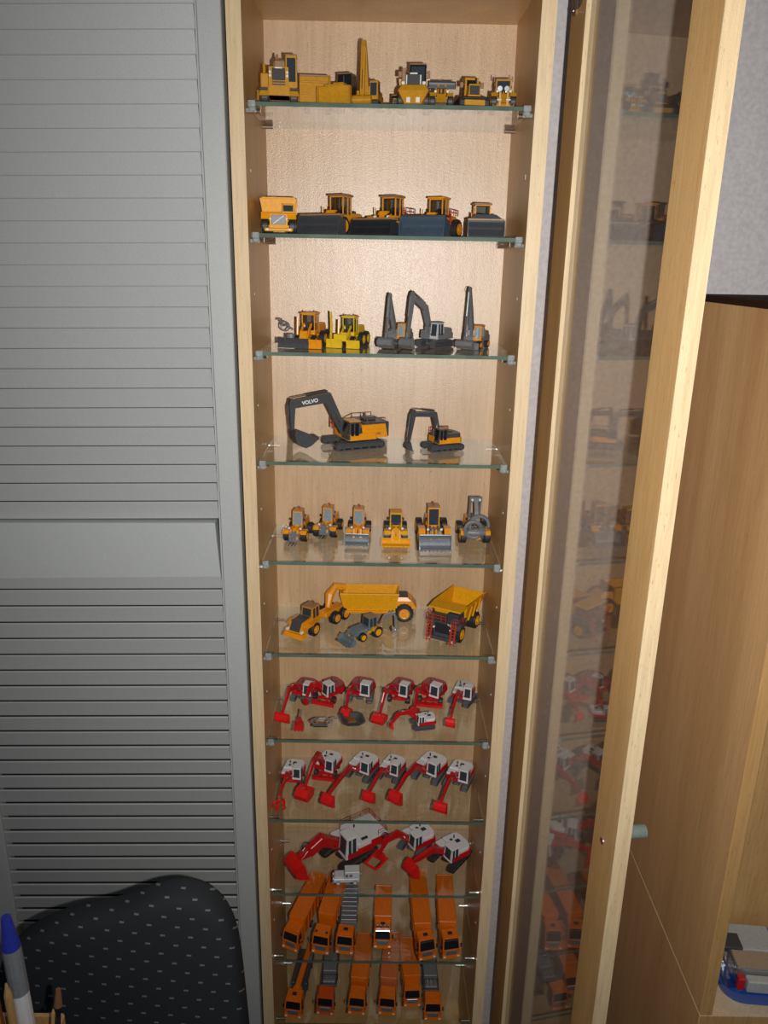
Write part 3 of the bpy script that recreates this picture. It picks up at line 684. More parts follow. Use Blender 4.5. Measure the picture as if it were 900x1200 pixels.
def wheel_loader(label, k, x, y, head, group, s=1.0, body=YEL, cabm=None, roof=None, glass=None, bk=GRYD, bw=36, bh=12, bd=14, zb=0, teeth=0, wr=9.5, rim=None, att='bucket', arml=1.0, rail=None, cabz=38, artic=0, bx=40, tall=1, name='wheel_loader', wt=33, beacon=False, cat='model loader', armm=None, cw=7.8, opencab=False):
    r = place(name, label, cat, k, x, y, head, group); T = sc(s)
    cabm = cabm or body; armm = armm or body
    for wx in (18, -20):
        for sy in (-1, 1): wheel(r, T, wx, sy*(wt/2-4), wr, 8, rim or body, sy)
        b = B(T); b.box(wx-3, wx+3, -wt/2+7, wt/2-7, wr-3, wr+3, .8); b.obj('axle', GRYD, r)
    b = B(T); b.taper(4, 26, -7, 7, 7, 19, 8, 1, 1); b.box(14, 22, -9.5, -7, 12, 17); b.box(14, 22, 7, 9.5, 12, 17); b.obj('front_frame', body, r)
    b = B(T)
    for sy in (-1, 1):
        y0, y1 = sorted((sy*(wt/2-8.5), sy*(wt/2)))
        b.prism([(18-wr, wr*1.5), (18-wr*.6, wr*2.05), (18+wr*.6, wr*2.05), (18+wr, wr*1.5), (18+wr*.85, wr*1.5), (18+wr*.5, wr*1.9), (18-wr*.5, wr*1.9), (18-wr*.85, wr*1.5)], y0, y1)
    b.obj('fender', body, r)
    hd = B(T); hd.taper(-36, -6, -9.5, 9.5, 9, 25*tall, 0, 3, 1.5); hd = hd.obj('engine_hood', body, r)
    b = B(T); b.box(-36.8, -33, -7, 7, 12, 20, .5); b.obj('grille', GRYD, hd)
    b = B(T); b.cyl((-18, -5, 24*tall), (-18, -5, 31*tall), 1.1, 8); b.cyl((-24, 4, 24*tall), (-24, 4, 28*tall), 1.5, 8); b.obj('exhaust', BLK, r)
    b = B(T); b.box(-6, 8, -9, 9, 10, 18, 1)
    for sy in (-1, 1): b.box(-7, 6, sy*12-2.5, sy*12+2.5, 13, 14.2, .3); b.box(-1, 3, sy*13-2, sy*13+2, 6, 7, .2); b.tube([(1, sy*14, 6), (1, sy*14, 14)], .4, 4)
    b.obj('platform', GRYD, r)
    if opencab: cab_open(r, T, -10, 8, -cw, cw, 18, cabz, cabm, roof or BRN)
    else: cab_box(r, T, -9, 8, -cw, cw, 17, cabz, cabm, 1.5, roof, glass=glass, beacon=beacon, fr=.07)
    for sy in (-1, 1): b = B(T); b.box(5, 6.2, sy*10-1.1, sy*10+1.1, 27, 31, .2); b.tube([(5.5, sy*7, 30), (5.5, sy*10, 30.5)], .3, 4); b.obj('mirror', BLK, r)
    b = B(T)
    for sy in (-1, 1): b.box(22, 24, sy*8.5-1.6, sy*8.5+1.6, 19.5, 22.3, .3)
    b.obj('headlight', LAMP, r)
    tz = zb+bh*.5
    for sy in (-1, 1):
        b = B(T); b.ribbon([(10, 20), (26, 18 if zb < 15 else 28), (bx+1, tz)], [4, 5, 3.5], sy*5-1.3, sy*5+1.3); b.obj('lift_arm', armm, r)
    hydr(r, T, (14, 0, 21), (bx-4, 0, tz+5), 1.6, .8, body=armm)
    for sy in (-1, 1): hydr(r, T, (12, sy*7.5, 12), (26, sy*7, 15), 1.4, .8, body=armm)
    BT = T @ Matrix.Translation((bx, 0, zb))
    if att == 'bucket': bucket(r, BT, bw, bh, bd, bk, teeth)
    elif att == 'wide':    # wide
        b = B(T); b.taper(9, 25, -8, 8, 15, 27, 5, 3, 3); lk = b.obj('lift_linkage', body, r)
        for sy in (-1, 1): B(T).cyl((10, sy*5, 27), (23, sy*5, 21), 1.5, 8).obj('cylinder', BLK, lk)
        B(T).tube([(12, -12, 18), (12, -15, 24), (12, -15, 31)], .7, 5).obj('mirror_post', body, r)
        # bucket whose round back bulges to the front
        arc = [(bd*(.60+.42*abs(math.cos(PI*(q/10.0)))**1.6)*(1 if q < 5 else .92), bh*q/10.0) for q in range(11)]
        b = B(BT); b.prism([(0, 1), (3, 0)]+arc+[(0, bh*.8)], -bw/2, bw/2); o = b.obj('bucket', bk, r)
        for sy in (-1, 1): B(BT).prism([(0, 1), (bd+1, 0), (bd+1, bh*.25), (bd*.95, bh), (0, bh*.8)], sy*bw/2-.6, sy*bw/2+.6).obj('side_plate', bk, o)
        B(BT).box(bd-1, bd+1.6, -bw/2-.5, bw/2+.5, 0, 1.6, .3).obj('cutting_edge', bk, o)
        b = B(BT); b.box(0, bd*.8, -bw/2, bw/2, bh*.98, bh*1.1, .3); b.obj('spill_guard', BRN if bk is not BKTN else GRYD, o)
    elif att == 'fork':
        b = B(BT); b.box(-1, 1, -8, 8, 2, 15, .3); b.box(-1.6, 2, -4, 4, 8, 18, .4); b.box(1, 3, -7, -2, 3, 10, .4); b.obj('fork_carriage', bk, r)
        for yy in (-6, -1, 4): b = B(BT); b.hexa([(1, yy-.7, 1), (15, yy-.5, 0), (15, yy+.5, 0), (1, yy+.7, 1)], [(1, yy-.7, 3), (15, yy-.5, .8), (15, yy+.5, .8), (1, yy+.7, 3)]); b.obj('fork_tine', bk, r)
    elif att == 'grab':
        b = B(BT @ Matrix.Translation((4, 0, 8))); b.ring((0, 3.5, 6), 12.5, 2.8, 'X', 20, 6, -.2, 5.4); b.obj('grab_claw', bk, r)
        b = B(BT @ Matrix.Translation((9, 0, 5))); b.ring((0, -4.5, 4), 11, 2.8, 'X', 20, 6, .4, 6.6); b.obj('grab_claw', bk, r)
        b = B(BT @ Matrix.Translation((7, 0, 5))); b.lathe((0, 0, 0), [(4, -12), (6, -3), (6, 3), (4, 12)], 12); b.obj('grab_bar', bk, r)
    if rail:
        b = B(T)
        for sy in (-1, 1): rails(b, [(-34, sy*10, 25*tall), (-24, sy*10.5, 25*tall), (-12, sy*10.5, 25*tall), (-9, sy*12, 15)], 7, .5)
        for sy in (-1, 1):
            for zz_ in (18, 21, 24, 27): b.tube([(-10, sy*10, zz_), (-4, sy*12.5, zz_)], .5, 4)
            b.tube([(-10, sy*10, 14), (-10, sy*10, 31)], .5, 4); b.tube([(-4, sy*12.5, 14), (-4, sy*12.5, 31)], .5, 4)
        b.obj('railing', rail, r)
    return r

def bulldozer(label, k, x, y, head, group, s=1.0, body=CATY, bladem=None, bw=40, bh=14, cabm=BLKG, dark=False, cab=True, roofz=34, low=False):
    r = place('bulldozer', label, 'model bulldozer', k, x, y, head, group); T = sc(s)
    for sy in (-1, 1): track(r, T, -24, 22, sy*13, 8, 12, GRYT if not dark else BLK, GRYD)
    b = B(T); b.box(-22, 20, -8, 8, 6, 15, 1.5); b.obj('chassis', body, r)
    hd = B(T); hd.taper(0, 20, -7, 7, 14, 25, 1.5, 0, 1); hd = hd.obj('engine_hood', body, r)
    b = B(T); b.box(19, 20.6, -5.5, 5.5, 14, 23, .3); b.obj('grille', BLK, hd)
    b = B(T); b.cyl((10, 3, 24), (10, 3, 33), 1.1, 8); b.obj('exhaust', BLK, r)
    if low:
        b = B(T); b.box(15, 23, -18, 18, 1, 9, 1.5); b.box(14, 22, -15, 15, 8, 12, 1.5); b.obj('front_cover', BLK, r)
    if cab: cab_box(r, T, -16, 1, -8.5, 8.5, 14, roofz, cabm, 1, BRN if not dark else body, glass=BLKG)
    if low:
        for sy in (-1, 1): b = B(T); b.box(0, 2, sy*12-2, sy*12+2, 24, 30, .6); b.tube([(1, sy*8, 28), (1, sy*11, 28)], .5, 4); b.obj('mirror', BRN, r)
    if bw:
        b = B(T)
        for sy in (-1, 1): b.box(-4, 28, sy*18.5-1, sy*18.5+1, 3, 6, .4)
        b.obj('push_arm', body, r)
        b = B(T); n = 7; pr = []
        for i in range(n): t = -.9+1.8*i/(n-1); pr.append((31-4.5*math.cos(t)+1.5, bh/2+.5+bh/2*math.sin(t)/math.sin(.9)))
        pr2 = [(x_-1.8, z_) for x_, z_ in reversed(pr)]
        b.prism(pr+pr2, -bw/2, bw/2); bl = b.obj('blade', bladem or body, r)
        b = B(T)
        for sy in (-1, 1): b.prism([(27, .5), (33, .5), (33, bh), (27, bh)], sy*bw/2-.5, sy*bw/2+.5)
        b.box(27, 30, -bw*.3, bw*.3, bh, bh+2.2, .3); b.obj('blade_guard', bladem or body, bl)
    else:
        b = B(T); b.box(22, 25, -12, 12, 2, 8, .6); b.obj('ripper_beam', body, r)
    return r

def mining_truck(label, k, x, y, head, group, s=1.0, body=YEL, chassis=GRYD, cabm=GRYD, rim=YEL, rail=ORR, number=None, grille=BLK, stripes=False, lights=False, canopy=40, bowl=True, name='dump_truck', boxh=1.0, text=None, wd=56):
    r = place(name, label, 'model truck', k, x, y, head, group); T = sc(s); hw = wd/2
    for sy in (-1, 1):
        wheel(r, T, 24, sy*(hw-6), 12, 10, rim, sy); wheel(r, T, -30, sy*(hw-8), 12, 15, rim, sy)
    b = B(T); b.box(-42, 34, -7, 7, 10, 18, 1.5); b.box(-34, -26, -hw+14, hw-14, 8, 16, 1); b.box(20, 28, -hw+10, hw-10, 9, 14, 1); b.obj('chassis', chassis, r)
    eng = B(T); eng.taper(20, 38, -14, 14, 7, 30, 1.5, 0, .5); eng = eng.obj('engine_housing', chassis, r)
    b = B(T); b.box(37, 39.2, -11, 11, 14, 28, .4); b.obj('grille', grille, eng)
    if stripes:
        for zz_ in (16, 19): b = B(T); b.box(38.6, 40, -12, 12, zz_, zz_+1.2, .2); b.obj('grille_bar', body, eng)
    b = B(T); b.box(34, 42, -22, 22, 4, 9, 1.2); b.obj('bumper', chassis, r)
    b = B(T)
    for sy in (-1, 1): b.taper(12, 36, min(sy*13.5, sy*hw), max(sy*13.5, sy*hw), 22, 31, 6, 4, 0)
    b.obj('fender', chassis, r)
    b = B(T); b.box(10, 40, -hw, hw, 30.5, 32, .4); b.obj('deck', chassis, r)
    cab_box(r, T, 14, 36, 6, hw-3, 31.5, 43.5, cabm, 1.5, glass=GLS, fr=.05)
    if number: letters(r, T @ Matrix.Translation((38.6, 10, 29)) @ Matrix(((0, 0, 1, 0), (1, 0, 0, 0), (0, 1, 0, 0), (0, 0, 0, 1))), number, 7, WTX)
    if text: letters(eng, T @ Matrix.Translation((40.2, 0, 28.5)) @ Matrix(((0, 0, 1, 0), (1, 0, 0, 0), (0, 1, 0, 0), (0, 0, 0, 1))), text, 4, WTX)
    b = B(T)
    for yy in (-9, 9): b.cyl((40, yy*1.9, 6.5), (42.8, yy*1.9, 6.5), 1.7, 10); b.cyl((38.5, yy*1.4, 22), (40.5, yy*1.4, 22), 1.5, 10)
    b.obj('headlight', LAMP, r)
    if rail:
        b = B(T)
        rails(b, [(40, -hw, 32), (40, -14, 32), (40, -2, 32), (40, 5, 32)], 8, .5); rails(b, [(40, -hw, 32), (26, -hw, 32), (12, -hw, 32)], 8, .5); rails(b, [(40, hw, 32), (26, hw, 32)], 8, .5); rails(b, [(40, hw-8, 32), (40, hw, 32)], 8, .5)
        b.obj('railing', rail, r)
        for y0 in (-18, 18):
            b = B(T)
            for yy in (y0-3, y0+3): b.tube([(46, yy, 2), (40, yy, 32)], .7, 5); b.tube([(48.5, yy, 9), (42, yy, 39)], .45, 5)
            for i in range(7): t = (i+.5)/7; b.tube([(46-6*t, y0-3, 2+30*t), (46-6*t, y0+3, 2+30*t)], .6, 4)
            b.obj('ladder', rail, r)
    # dump body: floor, two flared sides, head board and canopy
    H = 50*boxh
    def plate(nm, q, t=1.6):
        v = [Vector(p) for p in q]; n_ = (v[1]-v[0]).cross(v[3]-v[0]).normalized()*t
        return B(T).hexa([tuple(p) for p in v], [tuple(p+n_) for p in v]).obj(nm, body, db)
    db = bpy.data.objects.new('dump_body', None)
    db = B(T).box(-44, 8, -14, 14, 18, 21, .5).obj('dump_body', body, r)
    plate('body_floor', [(-38, -hw+5, 27), (10, -hw+5, 20), (10, hw-5, 20), (-38, hw-5, 27)])
    plate('tail_plate', [(-56, -hw, H-5), (-38, -hw+5, 27), (-38, hw-5, 27), (-56, hw, H-5)])
    for sy in (-1, 1):
        plate('body_side', [(-39, sy*(hw-5), 26), (10, sy*(hw-5), 20), (14, sy*(hw+1), H-1), (-57, sy*(hw+1), H-3)])
        for xx in (-36, -20, -4):
            B(T).hexa([(xx, sy*(hw-4.5), 23), (xx+2.5, sy*(hw-4.5), 23), (xx+2.5, sy*(hw-2.5), 23), (xx, sy*(hw-2.5), 23)], [(xx, sy*(hw+.5), H-4), (xx+2.5, sy*(hw+.5), H-4), (xx+2.5, sy*(hw+2), H-4), (xx, sy*(hw+2), H-4)]).obj('rib', body, db)
    plate('head_board', [(10, -hw+5, 20), (14, -hw-1, H-1), (14, hw+1, H-1), (10, hw-5, 20)])
    plate('canopy', [(13, -hw-1, H-1.5), (canopy, -hw+1, H-2.5), (canopy, hw-1, H-2.5), (13, hw+1, H-1.5)])
    for i in range(4): B(T).box(canopy-.6, canopy+.8, -hw+1, hw-1, H-2.6, H-.2, .2).obj('canopy_lip', body, db) if i == 0 else None
    return r

def truck(label, k, x, y, head, group, body='tipper', bhead=0, blen=90, bh=36, col=None, bcol=None, roofc=None, hatch=True, chrome=False, cabh=33, gap=20, boff=0, mirrors=True, grille=GRY, lamps=False, visor=None):
    # x, y: centre of the cab front; bhead: load heading relative to the cab
    col = col or ORG; bcol = bcol or col
    r = place('lorry', label, 'model lorry', k, x, y, head, group); T = Matrix()
    c = B(T); c.hexa([(-21, -13.2, 5), (0, -13.2, 5), (0, 13.2, 5), (-21, 13.2, 5)], [(-21, -13.2, 17), (.6, -13.2, 17), (.6, 13.2, 17), (-21, 13.2, 17)])
    c.hexa([(-21, -13.2, 17), (.6, -13.2, 17), (.6, 13.2, 17), (-21, 13.2, 17)], [(-21, -12.2, cabh), (-4.2, -12.2, cabh), (-4.2, 12.2, cabh), (-21, 12.2, cabh)]); c = c.obj('cab', col, r)
    b = B(T); b.slab([(-21, -12), (-6, -12), (-4, -10.5), (-4, 10.5), (-6, 12), (-21, 12)], cabh-.3, cabh+2.2, 1.4); b.obj('roof', roofc or col, c)
    f = lambda z: .6-4.8*(z-17)/(cabh-17)
    b = B(T); b.hexa([(f(18)-1, -11.6, 18), (f(18)+.3, -11.6, 18), (f(18)+.3, 11.6, 18), (f(18)-1, 11.6, 18)], [(f(cabh-4)-1, -10.9, cabh-4), (f(cabh-4)+.3, -10.9, cabh-4), (f(cabh-4)+.3, 10.9, cabh-4), (f(cabh-4)-1, 10.9, cabh-4)]); b.obj('windscreen', BLKG, c)
    for sy in (-1, 1):
        b = B(T); b.hexa([(-12, sy*12.6, 18), (-1.5, sy*12.6, 18), (-1.5, sy*13.4, 18), (-12, sy*13.4, 18)], [(-12, sy*12, cabh-5), (-5, sy*12, cabh-5), (-5, sy*12.75, cabh-5), (-12, sy*12.75, cabh-5)]); b.obj('side_window', BLKG, c)
        if mirrors: b = B(T); b.box(-2.5, -1, sy*15.2-1, sy*15.2+1, 17.5, 25, .4); b.tube([(-2, sy*13, 24), (-2, sy*15, 24)], .35, 4); b.obj('mirror', BLK, c)
    b = B(T); b.box(-.4, 1.0, -8.5, 8.5, 7, 15.5, .4); g = b.obj('grille', grille, c)
    for i in range(3): b = B(T); b.box(.8, 1.3, -7.5, 7.5, 8.2+2.4*i, 9.2+2.4*i, .15); b.obj('grille_bar', GRYD, g)
    b = B(T); b.taper(-4, 2.2, -13.4, 13.4, 2.4, 7, .8, 0, 0); b.obj('bumper', col, c)
    b = B(T)
    for sy in (-1, 1): b.box(1.5, 2.6, sy*10.6-1.8, sy*10.6+1.8, 4, 6.4, .4)
    b.obj('headlight', LAMP, c)
    if hatch: b = B(T); b.box(-15, -9, -3.4, 3.4, cabh+2, cabh+3, .3); b.obj('roof_hatch', BLK, c)
    if hatch: b = B(T); b.box(-4.2, -1.0, -10.5, 10.5, cabh-2.2, cabh-.6, .3); b.obj('sun_visor', visor or (col if not chrome else M_CHROME), c)
    if chrome: b = B(T); b.tube([(-6, -11, cabh+3.5), (-6, 11, cabh+3.5)], 1.0, 8); [b.cyl((-6.5, q, cabh+4), (-4, q, cabh+4), 1.9, 10) for q in (-8, -3, 3, 8)]; b.obj('lamp_bar', M_CHROME, c)
    if lamps:
        for q in (-8, 8): B(T).cyl((-7, q, cabh+2.6), (-4.5, q, cabh+2.4), 2.2, 12).obj('roof_lamp', M_CHROME, c)
    U = Matrix.Translation((-gap+2, boff, 0)) @ Matrix.Rotation(math.radians(bhead), 4, 'Z')
    ch = B(T).box(-gap-8, -4, -5, 5, 6, 10, .5).obj('chassis', GRYD, r)
    b = B(U); b.box(-blen-2, -2, -5.5, -3, 8, 11.5, .3); b.box(-blen-2, -2, 3, 5.5, 8, 11.5, .3); b.obj('trailer_frame', GRYD, r)
    for sy in (-1, 1):
        wheel(r, T, -11, sy*10.8, 5.8, 5, col, sy, lug=False)
        for wx in ([-blen*.28-2, -blen+10, -blen+23] if blen > 70 else [-blen+9, -blen+22]): wheel(r, U, wx, sy*10.3, 5.8, 6, GRY, sy, lug=False)
    if body == 'tipper':
        h = bh; o = B(U); o.hexa([(-blen, -11.5, 11.5), (-2, -11.5, 11.5), (-2, 11.5, 11.5), (-blen, 11.5, 11.5)], [(-blen-1, -12.8, h), (0, -12.8, h), (0, 12.8, h), (-blen-1, 12.8, h)]); o = o.obj('load_body', bcol, r)
        b = B(U); b.box(-blen-1.6, .6, -13.5, -12, h-1.5, h+.7, .3); b.box(-blen-1.6, .6, 12, 13.5, h-1.5, h+.7, .3); b.box(-1, .8, -13.4, 13.4, h-1.5, h+.7, .3); b.box(-blen-1.8, -blen, -13.4, 13.4, h-1.5, h+.7, .3); b.obj('top_rim', bcol, o)
        n = int(blen/14)
        for sy in (-1, 1):
            for i in range(n): xx = -blen+8+i*14; B(U).box(xx, xx+1.6, sy*12.6-.8, sy*12.6+.8, 13, h-2, .2).obj('rib', bcol, o)
        b = B(U); b.prism([(0, h-9), (3, h-7), (3, h), (0, h+.5)], -12, 12); b.obj('head_board', bcol, o)
    elif body == 'flat':
        o = B(U).box(-blen, 0, -12.6, 12.6, 11.5, 14.5, .4).obj('load_bed', GRY, r)
        for i in range(int(blen/9)): B(U).box(-blen+1+i*9, -blen+9.2+i*9, -11.6, 11.6, 14.3, 15.1, .15).obj('deck_plank', STE, o)
        B(U).box(-2, 0, -12.4, 12.4, 14, 24, .4).obj('head_board', GRY, o)
        B(U).box(-9, -4, -9, 9, 14.6, 19, .6).obj('equipment_box', SIL if chrome else GRY, o)
    elif body == 'rig':    # low grey bed with loose hydraulic gear behind the cab
        o = B(U).box(-blen, 0, -12.6, 12.6, 10.5, 14.5, .4).obj('load_bed', GRYD, r)
        b = B(U); b.box(-16, -3, -10, 10, 14, 18, .8); b.obj('equipment_box', GRY, o)
        for yy in (-6, 0, 6): B(U).cyl((-14, yy, 19.5), (-5, yy, 19.5), 1.8, 10).obj('gas_bottle', SIL, o)
        b = B(U); b.box(-blen+2, -20, -11, 11, 14.3, 22, 1); b.obj('load_crate', GRY, o)
    elif body == 'crane':
        o = B(U).box(-blen, 0, -12.6, 12.6, 9.5, 13.5, .4).obj('load_bed', GRYD, r)
        t_ = B(U); t_.cyl((-8, 0, 13), (-8, 0, 24), 7, 16); t_.obj('crane_turret', bcol, r)
        b = B(U @ Matrix.Rotation(math.radians(-5), 4, 'Z')); b.ribbon([(4, 24), (-8, 26), (-blen+6, 31)], [5, 8, 6], -4, 4); bo = b.obj('crane_boom', bcol, r)
        for sy in (-1, 1): B(U @ Matrix.Rotation(math.radians(-5), 4, 'Z')).cyl((-14, sy*6.5, 22), (-blen*.7, sy*6.5, 27), 1.8, 8).obj('cylinder', GRYD, bo)
        b = B(U); b.cyl((4, 0, 22), (4, 0, 29), 5, 14); b.obj('boom_head', ORR, bo)
        for sy in (-1, 1): b = B(U); b.box(-30, -22, sy*10-3, sy*10+3, 13, 18, .8); b.obj('outrigger', GRYD, r)
    return r

def grader(label, k, x, y, head, group, s=1.0, body=YEL, front=GRYD, mast=False, attach=None, fw=30, glass=GLS):
    # tractor-like road machine with a front blade and a second coloured blade beside it
    r = place('road_grader', label, 'model grader', k, x, y, head, group); T = sc(s)
    for sy in (-1, 1):
        wheel(r, T, 14, sy*11, 8, 6, body, sy); wheel(r, T, -18, sy*13, 10, 7, body, sy); wheel(r, T, -38, sy*13, 10, 7, body, sy)
    b = B(T); b.box(-44, 10, -6, 6, 9, 15, 1); b.taper(6, 26, -5, 5, 12, 22, 3, 0, 0); b.obj('frame', body, r)
    b = B(T); b.taper(-46, -16, -9, 9, 14, 29, 0, 3, 1); b.obj('engine_hood', body, r)
    cab_open(r, T, -14, 4, -9, 9, 16, 42, body, body)
    b = B(T)
    for sy in (-1, 1): b.cyl((-4, sy*8, 43), (-4, sy*8, 46), .9, 6)
    b.obj('roof_lamp', ORR, r)
    b = B(T); b.cyl((8, -14, 12), (6, -14, 38), 1.8, 8); b.cyl((-12, 7, 28), (-12, 7, 38), 1.2, 8); b.obj('lift_cylinder', body, r)
    b = B(T @ Matrix.Translation((26, -7, 0))); b.prism([(1, .4), (3, .4), (1.6, 6), (3.4, 13), (1.4, 13), (-.6, 6)], -fw/2-6, fw/2-6); b.obj('front_blade', front, r)
    b = B(T @ Matrix.Translation((24, 15, 0))); b.prism([(1, .4), (3.4, .4), (1.6, 5), (3.4, 12), (1.4, 12), (-.6, 6)], -10, 10); b.box(-6, 1, -2, 2, 5, 10, .5); b.obj('side_blade', body, r)
    b = B(T)
    for sy in (-1, 1): b.ribbon([(6, 30), (16, 22), (25, 9)], [2.4, 3, 2.4], sy*5-1, sy*5+1)
    b.obj('blade_arm', body, r)
    b = B(T); b.box(6.5, 8.5, -6, -3, 26, 29, .3); b.box(6.5, 8.5, 3, 6, 26, 29, .3); b.obj('headlight', LAMP, r)
    if mast:
        b = B(T); b.ribbon([(20, 6), (18, 30), (20, 50)], [3, 3, 1.6], -22, -19.5); b.obj('upright_arm', body, r)
        b = B(T); b.box(23, 28, -14, 6, 10, 20, .6); b.obj('front_plate', body, r)
    if attach:
        b = B(T); b.tube([(8, -20, 22), (12, -26, 28), (10, -33, 27), (6, -38, 34)], 1.4, 6); b.ring((8, -31, 26), 6, 1.1, 'X', 14, 5); b.box(4, 10, -41, -36, 33, 36, .5); b.cyl((12, -22, 9), (12, -22, 17), 6, 14); b.obj('broom_arm', GRY, r)
    return r

# ------------------------------------------------------------------ shelf 1 (top): ochre machines
G1 = 'ochre machines on the top shelf'
def scraper1():
    r = place('motor_scraper', 'large ochre scraper with tall cab and black grille, left end of top shelf', 'model scraper', 1, -118, 40, 5, G1); T = sc(.97)
    for sy in (-1, 1): wheel(r, T, 0, sy*16, 9.5, 9, CATY, sy)
    b = B(T); b.taper(-14, 16, -22, 22, 8, 17, 2, 0, 3); b.obj('fender', CATY, r)
    e = B(T); e.taper(-10, 17, -11, 11, 8, 36, 1, 0, .5); e = e.obj('engine_housing', CATY, r)
    b = B(T); b.box(16.4, 18, -7, 7, 23, 34.5, .4); b.obj('grille', BLK, e)
    for zz_ in (18, 20.5): b = B(T); b.box(16.8, 18.2, -7, 7, zz_, zz_+1.3, .2); b.obj('grille_slot', GRYD, e)
    b = B(T); b.box(17, 18.2, -4, 4, 34, 35.4, .2); b.obj('grille_plate', LAMP, e)
    b = B(T)
    for sy in (-1, 1):
        for zz_ in (27, 30.5): b.cyl((16, sy*9.2, zz_), (18, sy*9.2, zz_), 1.3, 10)
    b.obj('headlight', LAMP, e)
    b = B(T); b.box(13, 17.5, -21.5, -12, 13, 15.5, .3); b.box(13, 17.5, 12, 21.5, 13, 15.5, .3); b.obj('lamp_slot', BLK, r)
    cab_box(r, T, -8, 14, 7, 20, 17, 48, CATY, 1, BRN, fr=.1)
    b = B(T); b.box(-8, 10, -20, -11, 16, 31, 1); b.cyl((2, -16, 30), (2, -16, 41), 1.6, 8); b.obj('air_cleaner', CATY, r)
    b = B(T); b.box(-12, 4, -6, 8, 34, 46, 2); b.taper(-10, 0, -4, 0, 45, 52, 2, 2, 1); b.obj('engine_top', BRN, r)
    b = B(T); b.tube([(12, -18, 10), (14, -23, 13), (12, -23, 4)], .7, 5); b.obj('step', CATY, r)
    V = sc(.97) @ Matrix.Translation((-20, 42, 0))
    bl = B(V); bl.taper(-26, 14, -20, 13, 6, 33, 2, -2, 0); bl = bl.obj('bowl', CATY, r)
    b = B(V); b.box(-24, 13, -20, 14, 32.5, 34.5, .4); b.obj('bowl_rim', BRN, bl)
    for (x_, z_) in ((14, 26), (14, 14)): b = B(V); b.box(13.5, 15.5, -18, 12, z_, z_+1.6, .3); b.obj('rib', CATY, bl)
    b = B(V); b.ribbon([(14, 33), (20, 24), (16, 6)], [2.5, 2.5, 2.5], 12, 14.5); b.obj('push_frame', CATY, bl)
    wheel(r, V, -14, 12, 9, 7, CATY, 1); wheel(r, V, -14, -12, 9, 7, CATY, -1)
    return r
scraper1()
bulldozer('ochre bulldozer with wide plain yellow blade and black cab, top shelf', 1, -49, 56, -20, G1, .97, bw=38, bh=19, roofz=37)
excavator('ochre excavator with its tall boom folded upright on the top shelf', 1, -22, 56, -12, G1, .82, body=CATY, cowl=CATY, cabm=CATY, arm=CATY, low=GRYD, pts=[(8, 16), (20, 50), (27, 70), (34, 9)], bw=24, bh=10, bd=9, roof=BRN, teeth=4, armw=7, L_=40)
bulldozer('small black and ochre tracked machine behind the upright boom on the top shelf', 1, 7, 62, 0, G1, .50, body=CATY, bw=0, dark=True)
def front_hauler():
    r = place('dump_truck', 'ochre articulated dump truck with black cab facing front, middle of top shelf', 'model truck', 1, 26, 44, -4, G1); T = Matrix()
    for sy in (-1, 1): wheel(r, T, 4, sy*13, 8.5, 8, CATY, sy); wheel(r, T, -28, sy*13, 8.5, 8, CATY, sy)
    h = B(T); h.hexa([(2, -13, 3), (19, -9, 3), (19, 9, 3), (2, 13, 3)], [(2, -18, 16), (17, -16, 16), (17, 16, 16), (2, 18, 16)])
    h.hexa([(2, -18, 16), (17, -16, 16), (17, 16, 16), (2, 18, 16)], [(2, -15, 22), (14, -12, 22), (14, 12, 22), (2, 15, 22)]); h = h.obj('front_body', CATY, r)
    b = B(T); b.hexa([(18.6, -7, 4), (19.4, -7, 4), (19.4, -3, 4), (18.6, -3, 4)], [(18.2, -7, 9), (19.1, -7, 9), (19.1, -3, 9), (18.2, -3, 9)]); b.hexa([(18.6, 3, 4), (19.4, 3, 4), (19.4, 7, 4), (18.6, 7, 4)], [(18.2, 3, 9), (19.1, 3, 9), (19.1, 7, 9), (18.2, 7, 9)]); b.obj('bumper_lamp', LAMP, h)
    b = B(T); b.box(0, 14.5, -8, 8, 21, 32, .8); g = b.obj('grille', BLK, h)
    for sy in (-1, 1): B(T).box(14.3, 15, sy*7.4-.6, sy*7.4+.6, 22, 31, .2).obj('grille_bar', LAMP, g)
    b = B(T); b.box(13.8, 15, -4, 4, 31.6, 33, .2); b.obj('grille_plate', LAMP, g)
    for sy in (-1, 1): B(T).box(12, 14.6, sy*11-1.8, sy*11+1.8, 22, 25, .5).obj('headlight', LAMP, h)
    cab_box(r, T, -14, 4, -5, 13, 20, 43, BLKG, 1, BRN, fr=.08, glass=GLS)
    b = B(T); b.box(0, 3, -13, -9, 22, 40, .5); b.box(-1, 2, -17, -13, 31, 37, .6); b.obj('mirror', BRN, r); b = B(T); b.box(1, 3, 14, 17, 30, 37, .5); b.tube([(2, 12, 35), (2, 15, 35)], .5, 4); b.obj('mirror', BRN, r)
    b = B(T); b.taper(-46, -15, -14, 14, 12, 32, -4, -4, -3); b.obj('dump_body', CATY, r)
    b = B(T); b.box(-40, 2, -5, 5, 7, 13, 1); b.obj('chassis', GRYD, r)
front_hauler()
wheel_loader('small ochre loader holding its dark bucket raised high, top shelf', 1, 55, 48, 0, G1, .76, body=CATY, bk=GRYD, bw=37, bh=10, bd=10, zb=23, bx=24, cabz=31)
bulldozer('small black tracked ochre bulldozer with brown roof, second from right on top shelf', 1, 88, 44, 5, G1, .92, body=CATY, bw=0, dark=True, cabm=CATY, low=True)
r = wheel_loader('small ochre wheel loader with two round silver lamps at right end of top shelf', 1, 122, 46, -4, G1, .80, body=CATY, cabm=CATY, roof=BRN, bk=CATY, bw=27, bh=6, bd=5, bx=24, glass=GLS, wt=33, cw=10.5)
